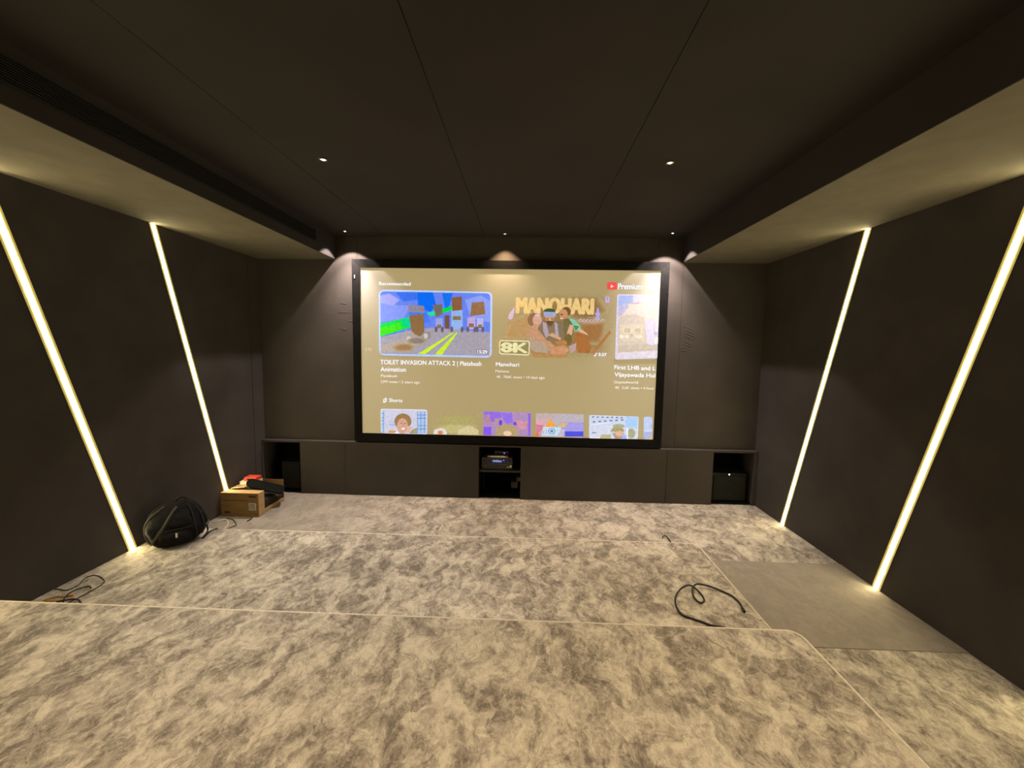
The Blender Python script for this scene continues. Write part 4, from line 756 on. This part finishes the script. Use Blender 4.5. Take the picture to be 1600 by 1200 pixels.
  ('p',(176,160,110),[(1.473,-1.0644),(1.474,-1.0514),(1.478,-1.0394),(1.484,-1.0274),(1.493,-1.0174),(1.504,-1.0084),(1.518,-1.0004),(1.532,-0.9954),(1.548,-0.9914),(1.564,-0.9904),(1.58,-0.9904),(1.596,-0.9934),(1.611,-0.9984),(1.625,-1.0054),(1.637,-1.0144),(1.647,-1.0244),(1.654,-1.0354),(1.659,-1.0474),(1.661,-1.0594)]),
  ('p',(170,176,150),[(1.665,-0.9794),(1.659,-0.9924),(1.641,-1.0024),(1.613,-1.0104),(1.581,-1.0134),(1.548,-1.0114),(1.52,-1.0054),(1.5,-0.9954),(1.493,-0.9834),(1.5,-0.9714),(1.518,-0.9604),(1.545,-0.9524),(1.578,-0.9494),(1.611,-0.9514),(1.639,-0.9574),(1.658,-0.9674)]),
  ('p',(172,176,140),[(1.814,-1.0804),(1.811,-1.1074),(1.8,-1.1314),(1.783,-1.1474),(1.762,-1.1534),(1.741,-1.1484),(1.723,-1.1334),(1.71,-1.1104),(1.705,-1.0824),(1.708,-1.0554),(1.719,-1.0314),(1.736,-1.0154),(1.756,-1.0094),(1.777,-1.0144),(1.796,-1.0294),(1.809,-1.0524)]),
  ('p',(186,164,130),[(1.489,-1.0794),(1.661,-1.0754),(1.649,-1.1564),(1.539,-1.1634)]),
  ('p',(222,180,160),[(1.643,-1.0844),(1.64,-1.0984),(1.629,-1.1114),(1.612,-1.1204),(1.593,-1.1234),(1.573,-1.1214),(1.556,-1.1134),(1.544,-1.1014),(1.54,-1.0864),(1.543,-1.0714),(1.554,-1.0594),(1.57,-1.0504),(1.59,-1.0464),(1.61,-1.0494),(1.627,-1.0574),(1.638,-1.0694)]),
  ('p',(190,184,140),[(1.341,-1.1074),(1.474,-1.1044),(1.477,-1.1644),(1.32,-1.1654)]),
  ('p',(170,180,246),[(1.631,-1.1004),(1.686,-1.0994),(1.696,-1.1614),(1.634,-1.1624)]),
  ('p',(245,245,250),[(1.694,-1.0034),(1.709,-1.0024),(1.716,-1.1604),(1.7,-1.1614)]),
  ('p',(236,226,232),[(1.185,-1.1424),(1.319,-1.1394),(1.32,-1.1654),(1.184,-1.1674)]),
 ]),
 ('video_thumbnail', [
  ('p',(192,208,250),[(1.927,-0.8684),(1.928,-0.8564),(1.933,-0.8484),(1.941,-0.8434),(1.953,-0.8414),(2.018,-0.8434),(2.03,-0.8454),(2.038,-0.8504),(2.044,-0.8594),(2.046,-0.8714),(2.053,-1.1344),(2.052,-1.1464),(2.047,-1.1554),(2.039,-1.1604),(2.027,-1.1624),(1.963,-1.1624),(1.951,-1.1604),(1.942,-1.1554),(1.937,-1.1464),(1.935,-1.1344)]),
  ('p',(236,240,255),[(1.937,-1.0374),(2.048,-1.0374),(2.047,-1.0474),(1.937,-1.0464)]),
  ('p',(172,186,230),[(1.935,-1.0534),(2.048,-1.0524),(2.052,-1.1594),(1.938,-1.1584)]),
  ('p',(222,190,150),[(2.001,-1.1604),(2.049,-1.0904),(2.052,-1.1604)]),
  ('p',(205,180,190),[(2.026,-0.9474),(2.043,-0.9474),(2.046,-0.9954),(2.029,-0.9954)]),
 ]),
]


def build_art(name, items):
    me = bpy.data.meshes.new(name); V = []; F = []; COL = []
    for layer, it in enumerate(items):
        y = YS - .0012 - .0004*layer
        col = lin(it[1]); base = len(V)
        if it[0] == 'p':
            V += [(x, y, z+ZSC) for x, z in it[2]]; n = len(it[2])
            F.append(list(range(base, base+n))); COL.append([(*col, 1)]*n)
        elif it[0] == 'g':        # soft-edged patch fading into the cloth
            pts = it[2]; n = len(pts); cx = sum(p[0] for p in pts)/n; cz = sum(p[1] for p in pts)/n
            V += [(x, y, z+ZSC) for x, z in pts] + [(cx+(x-cx)*.55, y, cz+(z-cz)*.55+ZSC) for x, z in pts]
            a1 = it[3]
            for i in range(n):
                j = (i+1) % n; F.append([base+i, base+j, base+n+j, base+n+i]); COL.append([(*col, 0), (*col, 0), (*col, a1), (*col, a1)])
            F.append([base+n+i for i in range(n)]); COL.append([(*col, a1)]*n)
        else:
            _, c, s, a, b_, cap, bold = it
            tb = text_mesh(s, a[0], a[1]+ZSC, b_[0], b_[1]+ZSC, cap, bold, y)
            tb.verts.index_update(); V += [tuple(v.co) for v in tb.verts]
            for f in tb.faces: F.append([base+v.index for v in f.verts]); COL.append([(*[k*(1.25 if min(c) > 190 else 1.0) for k in col], 1)]*len(f.verts))
            tb.free()
    og = ORIGIN[ps.name]
    me.from_pydata([(x-og.x, y-og.y, z-og.z) for x, y, z in V], [], F)
    at = me.color_attributes.new('Col', 'FLOAT_COLOR', 'CORNER')
    for p, c in zip(me.polygons, COL):
        for li, cc in zip(p.loop_indices, c): at.data[li].color = cc
    me.materials.append(M['art'])
    o = bpy.data.objects.new(name, me); link(o, ps)
    return o
for nm, items in SCREEN_ART:
    o = build_art(nm, items)
    if nm == 'caption_text': o['kind'] = 'stuff'      # letters too small to pick apart

# ------------------------------------------------------------------ low fabric cabinet under the screen
cb = thing('media_cabinet', 'long low dark fabric covered cabinet with open niches under the screen', 'cabinet', (0, 6.0, 0))
obj('top_board', B(XL+.006, XR-.002, YC+.004, YN, ZL-.026, ZL), M['fabric_soft'], cb, bevel=.006)
obj('back_board', B(XL+.006, XR-.002, YN-.02, YN, .001, ZL-.028), M['void'], cb)
obj('base_board', B(XL+.006, XR-.002, YC+.03, YN-.021, .006, .030), M['void'], cb)
for x in (-2.995, -.398, .212, 2.898):
    obj('divider', B(x, x+.020, YC+.034, YN-.021, .031, ZL-.028), M['void'], cb)
obj('end_panel', B(3.478, XR-.002, YC, YC+.30, .004, ZL-.028), M['fabric'], cb, bevel=.004)
obj('end_panel', B(XL+.006, -3.536, YC, YC+.30, .004, ZL-.028), M['fabric'], cb, bevel=.004)
for x0, x1, dy in ((-2.985, -2.325, .006), (-2.319, -.388, 0), (.212, 2.268, 0), (2.274, 2.914, .004)):
    bm = B(x0, x1, YC-.004+dy, YC+.030, .004, ZL-.012+(.008 if dy == 0 else 0))
    obj('door_panel', bm, M['fabric_soft'], cb, bevel=.009, segs=3)
obj('shelf', B(-.376, .210, YC+.012, YN-.022, .388, .412), M['fabric_soft'], cb, bevel=.003)

# receiver and its companions on the shelf
rc = thing('av_receiver', 'black audio receiver with lit display on the cabinet shelf', 'receiver', (-.13, 5.96, .412))
obj('chassis', B(-.345, .087, 5.800, 6.14, .428, .590), M['receiver'], rc, bevel=.004)
obj('front_panel', B(-.349, .091, 5.784, 5.7995, .424, .588), M['receiver'], rc, bevel=.004)
for x in (-.31, .05):
    for y in (5.83, 6.10): obj('foot', disc(bmesh.new(), (x, y, .4125), .018, .018, .0155), M['black'], rc)
dsp = obj('display', B(-.215, .010, 5.7815, 5.785, .512, .566), M['display'], rc)
bm = text_mesh('UNDILA', -.190, .528, -.062, .527, .030, .02, 5.7808); obj('display_text', bm, M['display_text'], dsp)
bm = text_mesh('•', -.040, .540, -.028, .540, .03, .02, 5.7808); obj('display_text', bm, M['display_text'], dsp)
obj('button_bar', B(-.215, .005, 5.779, 5.785, .489, .500), M['knob'], rc, bevel=.002)
kd = obj('knob', disc(bmesh.new(), (-.296, 5.785, .470), .017, .015, -.022, 'y'), M['knob'], rc, smooth=False)
obj('knob', disc(bmesh.new(), (-.302, 5.785, .545), .012, .010, -.016, 'y'), M['black'], rc)
obj('knob', disc(bmesh.new(), (.052, 5.785, .545), .012, .010, -.016, 'y'), M['black'], rc)
obj('sticker', B(.055, .083, 5.7815, 5.7845, .452, .482), M['sticker'], rc)
obj('sticker', B(.016, .044, 5.7815, 5.7845, .450, .462), M['sticker'], rc)
sd = thing('media_remote', 'slim pale device with orange ends lying on the audio receiver', 'remote control', (-.12, 5.815, .590))
obj('case', B(-.225, -.015, 5.796, 5.838, .591, .609), M['cream'], sd, bevel=.004)
obj('end_cap', B(-.268, -.226, 5.797, 5.837, .5912, .6085), M['orange'], sd, bevel=.005, label='orange end')
obj('end_cap', B(-.014, .030, 5.797, 5.837, .5912, .6085), M['orange'], sd, bevel=.005, label='orange end')
mp_ = thing('media_player', 'small black box with a blue light standing on the audio receiver', 'media player', (-.07, 5.96, .590))
obj('case', B(-.175, .030, 5.880, 6.05, .592, .664), M['black'], mp_, bevel=.006)
obj('indicator_light', disc(bmesh.new(), (-.030, 5.880, .634), .009, .009, -.004, 'y', 12), M['blue_led'], mp_)
obj('button', disc(bmesh.new(), (-.155, 5.880, .650), .010, .009, -.004, 'y', 12), M['grey'], mp_)
obj('front_plate', B(-.120, .020, 5.8785, 5.8795, .640, .656), M['knob'], mp_)
for (x0, x1, z0, z1, lb) in ((.070, .170, .032, .122, 'grey square power adapter low in the middle cabinet niche'), (.146, .208, .136, .196, 'small grey adapter above the square one in the middle niche')):
    ad = thing('power_adapter', lb, 'power adapter', ((x0+x1)/2, YN-.08, z0))
    obj('housing', B(x0, x1, YN-.15, YN-.0205, z0, z1), M['grey'], ad, bevel=.006)
    obj('face_plate', B(x0+.012, x1-.012, YN-.153, YN-.1505, z0+.012, z1-.012), M['grey'], ad)
obj('power_cord', tube(bmesh.new(), smooth_path([(-.352, 5.975, .386), (-.350, 5.965, .36), (-.345, 5.96, .32), (-.33, 5.95, .25), (-.335, 5.95, .15), (-.30, 5.98, .05), (-.24, 6.08, .036)]), .004), M['cable_thin'], rc, smooth=True)

def subwoofer(x0, x1, z1, label, led):
    t = thing('subwoofer', label, 'subwoofer', ((x0+x1)/2, 5.98, .030))
    obj('cabinet', B(x0, x1, 5.800, 6.20, .045, z1), M['sub'], t, bevel=.006)
    obj('speaker_grille', B(x0+.02, x1-.02, 5.789, 5.7995, .065, z1-.045), M['black_matte'], t, bevel=.003)
    for x in (x0+.04, x1-.04):
        for y in (5.84, 6.16): obj('foot', disc(bmesh.new(), (x, y, .0305), .016, .018, .0142), M['black'], t)
    if led: obj('indicator_light', disc(bmesh.new(), (led, 5.800, z1-.020), .009, .009, -.004, 'y', 12), M['white_led'], t)
subwoofer(2.945, 3.420, .446, 'black subwoofer with a white light, in the niche by the bare wall', 3.178)
subwoofer(-3.300, -3.012, .452, 'black subwoofer without a lit indicator, in the niche behind the cardboard boxes', None)

# ------------------------------------------------------------------ cardboard boxes and what lies on them
def label_quads(o_parent, rects, m, name):
    for (x0, x1, z0, z1, y) in rects: obj(name, B(x0, x1, y, y+.0012, z0, z1), m, o_parent)
bx = thing('cardboard_box', 'closed brown cardboard box with paper label touching the side wall', 'box', (-3.28, 4.97, 0))
obj('carton', B(-3.536, -3.056, 4.880, 5.000, .002, .300), M['card'], bx, bevel=.004)
obj('box_flap', B(-3.534, -3.050, 4.878, 4.998, .3005, .3035), M['card_edge'], bx)
obj('box_flap', B(-3.0555, -3.052, 4.884, 4.996, .006, .296), M['card_edge'], bx)
obj('printed_mark', B(-3.176, -3.084, 4.8785, 4.8798, .250, .274), M['ink'], bx)
obj('paper_label', B(-3.178, -3.084, 4.8785, 4.8798, .085, .178), M['paper'], bx)
for z in (.103, .122, .140, .158): obj('printed_line', B(-3.170, -3.100, 4.8778, 4.8786, z, z+.006), M['ink'], bx)
obj('packing_tape', B(-3.500, -3.200, 4.8785, 4.8798, .205, .212), M['ink'], bx)
obj('printed_mark', B(-3.49, -3.42, 4.8785, 4.8798, .040, .066), M['ink'], bx)

b2 = thing('cardboard_box', 'open brown cardboard box with a dark inside, behind the closed one', 'box', (-3.28, 5.25, 0))
X0, X1, Ya, Yb, T = -3.528, -3.070, 5.008, 5.450, .006
obj('box_base', B(X0, X1, Ya, Yb, .002, .010), M['card'], b2)
obj('side_panel', B(X0, X1, Yb-T, Yb, .0105, .300), M['card'], b2)
obj('side_panel', B(X0, X0+T, Ya, Yb-T-.001, .0105, .296), M['card'], b2)
obj('side_panel', B(X0+T+.001, X1, Ya, Ya+T, .0105, .290), M['card'], b2)
obj('side_panel', B(X1-T, X1, Ya+T+.001, Yb-T-.001, .0105, .050), M['card_edge'], b2)
bm = bmesh.new(); mt = Matrix.Translation((X0+.002, 5.05, .2965)) @ Matrix.Rotation(math.radians(-4), 4, 'Y')
box(bm, 0, .17, 0, .36, .0005, .0045, mt); obj('box_flap', bm, M['card_edge'], b2, label='pale flap folded over the opening')
fo = thing('packing_block', 'dark packing block filling the open cardboard box', 'packing', (-3.28, 5.24, .011))
obj('block', B(X0+.012, -3.085, 5.022, 5.436, .0112, .155), M['foam'], fo, bevel=.008)
obj('ridge', B(-3.17, -3.11, 5.06, 5.40, .1553, .168), M['foam'], fo, bevel=.004)
wc = thing('white_carton', 'small white carton standing in the open cardboard box', 'carton', (-3.42, 5.28, .156))
obj('carton', B(-3.505, -3.300, 5.190, 5.350, .156, .338), M['white'], wc, bevel=.006)
obj('lid', B(-3.507, -3.298, 5.188, 5.352, .3382, .344), M['white'], wc)
rd = thing('red_case', 'small red case with a dark slot, on top of the white carton', 'case', (-3.38, 5.27, .344))
bm = bmesh.new(); obj('case', B(-3.462, -3.302, 5.210, 5.335, .3443, .392), M['red'], rd, bevel=.008)
obj('slot', B(-3.420, -3.345, 5.2085, 5.2105, .362, .378), M['void'], rd)
# black board leaning over the boxes
A_, B_ = Vector((-3.345, 5.085, .365)), Vector((-2.985, 5.300, .190))
ax = (B_-A_).normalized(); sd_ = Vector((0, 0, 1)).cross(ax).normalized(); up_ = ax.cross(sd_).normalized()
_t = math.radians(24); sd_, up_ = sd_*math.cos(_t) + up_*math.sin(_t), up_*math.cos(_t) - sd_*math.sin(_t)   # rolled towards the room
mt = Matrix(((ax.x, sd_.x, up_.x, A_.x), (ax.y, sd_.y, up_.y, A_.y), (ax.z, sd_.z, up_.z, A_.z), (0, 0, 0, 1)))
Lb = (B_-A_).length
bd = thing('rounded_board', 'long black board with a rounded end leaning across the cardboard boxes', 'board', (-3.2, 5.18, .24))
bm = bmesh.new(); hw = .085; pts = []
for i in range(13): a = PI/2 + PI*i/12; pts.append((hw*.9 + hw*.9*math.cos(a), hw*math.sin(a)))
pts += [(Lb-.02, -hw), (Lb, -hw+.02), (Lb, hw-.02), (Lb-.02, hw)]
prism(bm, pts, 0, .022, 'z'); bmesh.ops.transform(bm, matrix=mt, verts=bm.verts)
obj('deck', bm, M['deck'], bd, bevel=.005)
bm = bmesh.new(); prism(bm, [(p[0]*.985+.003, p[1]*1.015) for p in pts], -.007, -.0005, 'z'); bmesh.ops.transform(bm, matrix=mt, verts=bm.verts)
obj('edge_band', bm, M['grey'], bd, label='grey lower edge')
for px_ in (.06, Lb-.09):
    bm = bmesh.new(); box(bm, px_, px_+.035, -.045, .045, -.026, -.0072, mt); obj('bracket', bm, M['black'], bd)
bm = bmesh.new(); box(bm, Lb-.075, Lb-.040, -.068, -.046, -.040, -.0076, mt); obj('foot', bm, M['grey'], bd)

# ------------------------------------------------------------------ backpack
BPX, BPY = -3.265, 3.935
bp_ = thing('backpack', 'black backpack with olive straps slumped against the side wall, on the platform', 'backpack', (BPX, BPY, H1))
BROT = Matrix.Rotation(math.radians(40), 3, 'Z')          # the bag's front faces the middle of the room
def bag(x, y, z): return Vector((BPX, BPY, H1)) + BROT @ Vector((x*.94 - .006, y, z*.885))
def bag_ring(z, xl, xr, cy, wy, n=36, p=2.5):
    out = []
    for i in range(n):
        a = 2*PI*i/n; c, s = math.cos(a), math.sin(a)
        x, y = (xl+xr)/2 + (xr-xl)/2*math.copysign(abs(c)**(2/p), c), cy + wy*math.copysign(abs(s)**(2/p), s)
        if z > .02:       # soft slump and folds
            x += math.sin(y*21+z*27)*.008 + math.sin(z*47+x*18)*.005; y += math.sin(x*29+z*31)*.009 + math.sin(x*13-z*45)*.005
        out.append(bag(x, y, z))
    return out
BAG = [(.002, -.165, .135, 0, .120), (.012, -.190, .165, 0, .145), (.04, -.212, .195, 0, .165), (.09, -.240, .235, 0, .174), (.14, -.254, .258, 0, .176), (.19, -.260, .266, 0, .174), (.24, -.258, .260, .006, .168),
       (.29, -.250, .246, .014, .154), (.35, -.228, .224, .024, .134), (.395, -.194, .205, .032, .112), (.43, -.140, .180, .038, .088), (.455, -.080, .140, .040, .058), (.463, -.01, .09, .040, .02)]
def loft(bm, rings, cap=True):
    rows = [[bm.verts.new(p) for p in r] for r in rings]
    n = len(rows[0])
    for a, b in zip(rows, rows[1:]):
        for i in range(n): bm.faces.new((a[i], a[(i+1) % n], b[(i+1) % n], b[i]))
    if cap: bm.faces.new(rows[0][::-1]); bm.faces.new(rows[-1])
    return bm
bm = loft(bmesh.new(), [bag_ring(*r) for r in BAG])
for v in bm.verts: v.co.x = max(v.co.x, XL+.006)
body = obj('bag_body', bm, M['bag'], bp_, smooth=True)
md = body.modifiers.new('smooth', 'SUBSURF'); md.levels = 1; md.render_levels = 1
def front(x, z, out=0.0):
    """point on the front face of the bag"""
    for a, b in zip(BAG, BAG[1:]):
        if a[0] <= z <= b[0]:
            t = (z-a[0])/(b[0]-a[0]); xl, xr, cy, wy = [a[i]*(1-t)+b[i]*t for i in (1, 2, 3, 4)]; break
    else: xl, xr, cy, wy = BAG[-1][1:]
    cx, wx = (xl+xr)/2, (xr-xl)/2
    u = max(-1, min(1, (x-cx)/wx)); y = cy - wy*(max(0, 1-abs(u)**2.5))**(1/2.5)
    return bag(x, y-out, z)
def patch(x0, x1, z0, z1, bulge, nx=10, nz=8):
    bm = bmesh.new(); g_ = []
    for j in range(nz+1):
        row = []
        for i in range(nx+1):
            u, w = i/nx, j/nz; xm = (x0+x1)/2; tx = xm + (x0+(x1-x0)*u-xm)*(1 - .22*w*w)
            ed = min(1, min(u, 1-u)*4)*min(1, min(w, 1-w)*4)
            row.append(bm.verts.new(front(tx, z0+(z1-z0)*w, -.008+bulge*math.sqrt(ed) + .004*math.sin(tx*40+w*9))))
        g_.append(row)
    for j in range(nz):
        for i in range(nx): bm.faces.new((g_[j][i], g_[j][i+1], g_[j+1][i+1], g_[j+1][i]))
    return bm
pk = obj('front_pocket', patch(-.175, .125, .012, .205, .044), M['bag_panel'], bp_, smooth=True)
q = front(.0, .165, .046); bm = bmesh.new()
box(bm, -.008, .008, -.002, .002, -.024, .020, Matrix.Translation(q) @ BROT.to_4x4())
obj('logo_tag', bm, M['white'], pk, label='small white tag')
obj('front_pocket', patch(-.085, .150, .222, .372, .026), M['bag_panel'], bp_, smooth=True)
def rib(name, pts, r, m, flat=1.0, up=BROT @ Vector((0, -1, 0))):
    return obj(name, tube(bmesh.new(), smooth_path(pts, 4), r, 7, flat, up), M[m], bp_, smooth=True)
rib('zipper', [front(.160, .05, .004), front(.165, .12, .006), front(.158, .22, .006), (front(.142, .31, .006)), front(.125, .39, .006), front(.10, .435, .004)], .007, 'webbing_dark')
rib('zipper', [front(.212, .07, .004), front(.232, .14, .006), front(.225, .24, .006), front(.205, .33, .006), front(.165, .40, .004)], .008, 'webbing_dark')
rib('zipper', [front(-.15+.265*k, .212, .012) for k in (0, .25, .5, .75, 1)], .005, 'webbing_dark')
rib('strap', [front(-.205, .055, .010), front(-.190, .110, .016), front(-.155, .175, .024), (front(-.110, .25, .020)), front(-.070, .32, .018), front(-.030, .385, .012), front(.01, .43, .008)], .012, 'webbing', .4)
rib('strap', [front(-.205, .045, .006), front(-.238, .10, .008), front(-.256, .18, .008), front(-.252, .26, .008), front(-.215, .34, .008), front(-.160, .395, .008), front(-.09, .438, .006)], .012, 'webbing', .4)
rib('carry_handle', [bag(.0, .04, .435), bag(.012, .04, .480), bag(.045, .04, .498), bag(.085, .04, .486), bag(.105, .04, .435)], .013, 'webbing_dark', .6)
rib('strap', [front(.210, .33, .0), front(.245, .27, .004), front(.258, .21, .010), front(.255, .13, .018)], .015, 'webbing_dark', .45)
q = front(.262, .175, .014); bm = bmesh.new()
box(bm, -.012, .016, -.008, .006, -.022, .020, Matrix.Translation(q) @ BROT.to_4x4())
obj('buckle', bm, M['grey'], bp_, bevel=.004, label='grey buckle')
obj('strap', tube(bmesh.new(), smooth_path([front(.256, .15, .016), front(.262, .06, .040), (-3.060, 3.99, H1+.0105), (-3.085, 4.09, H1+.0105), (-3.102, 4.165, H1+.0105), (-3.074, 4.225, H1+.0105)]), .009, 7, .5), M['webbing_dark'], bp_, smooth=True)

# ------------------------------------------------------------------ cables lying about
def cable(name, pts, r, m, label, z=0.0, lift=None):
    P = [(x, y, z + r*1.15 + (lift[i] if lift else 0)) for i, (x, y) in enumerate(pts)]
    o = obj(name, tube(bmesh.new(), smooth_path(P, 5), r), M[m], smooth=True, origin=(P[0][0], P[0][1], z))
    tag(o, label, 'cable'); return o
RC = [(1.999, 3.116), (2.016, 3.199), (2.001, 3.292), (1.963, 3.343), (1.902, 3.385), (1.84, 3.41), (1.769, 3.415), (1.724, 3.384), (1.694, 3.336), (1.672, 3.255), (1.687, 3.196), (1.715, 3.189), (1.745, 3.225), (1.753, 3.299), (1.717, 3.365), (1.677, 3.386), (1.605, 3.344), (1.534, 3.26), (1.491, 3.168), (1.48, 3.083), (1.493, 3.025), (1.537, 2.99), (1.607, 2.951), (1.662, 2.915), (1.738, 2.898), (1.80, 2.86), (1.83, 2.80)]
lf = [0]*len(RC)
for i, h in ((4, .008), (5, .016), (6, .022), (7, .022), (8, .016), (9, .006), (14, .022), (15, .026), (16, .022), (17, .016), (18, .010), (19, .004)): lf[i] = h
rcab = cable('coiled_cable', RC, .0075, 'cable', 'thick black cable with a loop lying on the lower platform near the aisle', H1, lf)
obj('plug_tip', tube(bmesh.new(), [Vector((2.001, 3.128, H1+.0115)), Vector((1.993, 3.085, H1+.0115))], .0112), M['cable'], rcab)
cable('signal_cable', [(-3.545, 3.060), (-3.53, 3.069), (-3.436, 3.057), (-3.425, 3.13), (-3.475, 3.225), (-3.46, 3.27), (-3.396, 3.267), (-3.28, 3.205), (-3.243, 3.141), (-3.237, 3.043), (-3.24, 2.974), (-3.25, 2.90)], .0042, 'cable_thin', 'thin dark wavy cable by the side wall in front of the backpack', H1)
cable('signal_cable', [(-3.257, 3.076), (-3.301, 3.101), (-3.345, 3.063), (-3.355, 3.01), (-3.333, 2.957), (-3.29, 2.90)], .0055, 'cable', 'short black hooked cable tail beside the amber cable', H1, [.010, .010, .010, .010, .010, .004])
cable('signal_cable', [(-3.47, 2.915), (-3.453, 2.937), (-3.416, 2.975), (-3.375, 2.970), (-3.306, 2.995), (-3.291, 2.954), (-3.355, 2.925), (-3.44, 2.905)], .0060, 'cable_orange', 'amber cable bundled at the edge of the higher platform', H1)
cable('signal_cable', [(-3.317, 2.880), (-3.268, 2.910), (-3.200, 2.925), (-3.13, 2.890)], .0070, 'cable', 'stubby black cable end beside the higher platform edge', H1, [.014, .014, .012, 0])
cable('signal_cable', [(-3.49, 4.69), (-3.451, 4.705), (-3.432, 4.753), (-3.395, 4.770), (-3.33, 4.714), (-3.279, 4.645), (-3.239, 4.559), (-3.22, 4.45)], .0055, 'cable_cream', 'cream cable arcing on the floor in front of the closed cardboard box')
cable('signal_cable', [(-3.40, 4.79), (-3.362, 4.785), (-3.309, 4.772), (-3.214, 4.685), (-3.16, 4.616), (-3.18, 4.563), (-3.20, 4.46)], .0045, 'cable_thin', 'thin dark cable curling beside the cream one', 0, [.004, .004, .004, .004, .004, .004, 0])
cable('signal_cable', [(-3.13, 4.86), (-3.105, 4.80), (-3.11, 4.74)], .0055, 'cable', 'short black cable stub at the front of the closed cardboard box')
cable('signal_cable', [(1.875, 4.62), (1.887, 4.642), (1.912, 4.652), (1.930, 4.629), (1.935, 4.55), (1.93, 4.45)], .0070, 'cable', 'short black cable arch peeking over the front edge of the lower platform', 0, [0, .012, .016, .012, .004, 0])
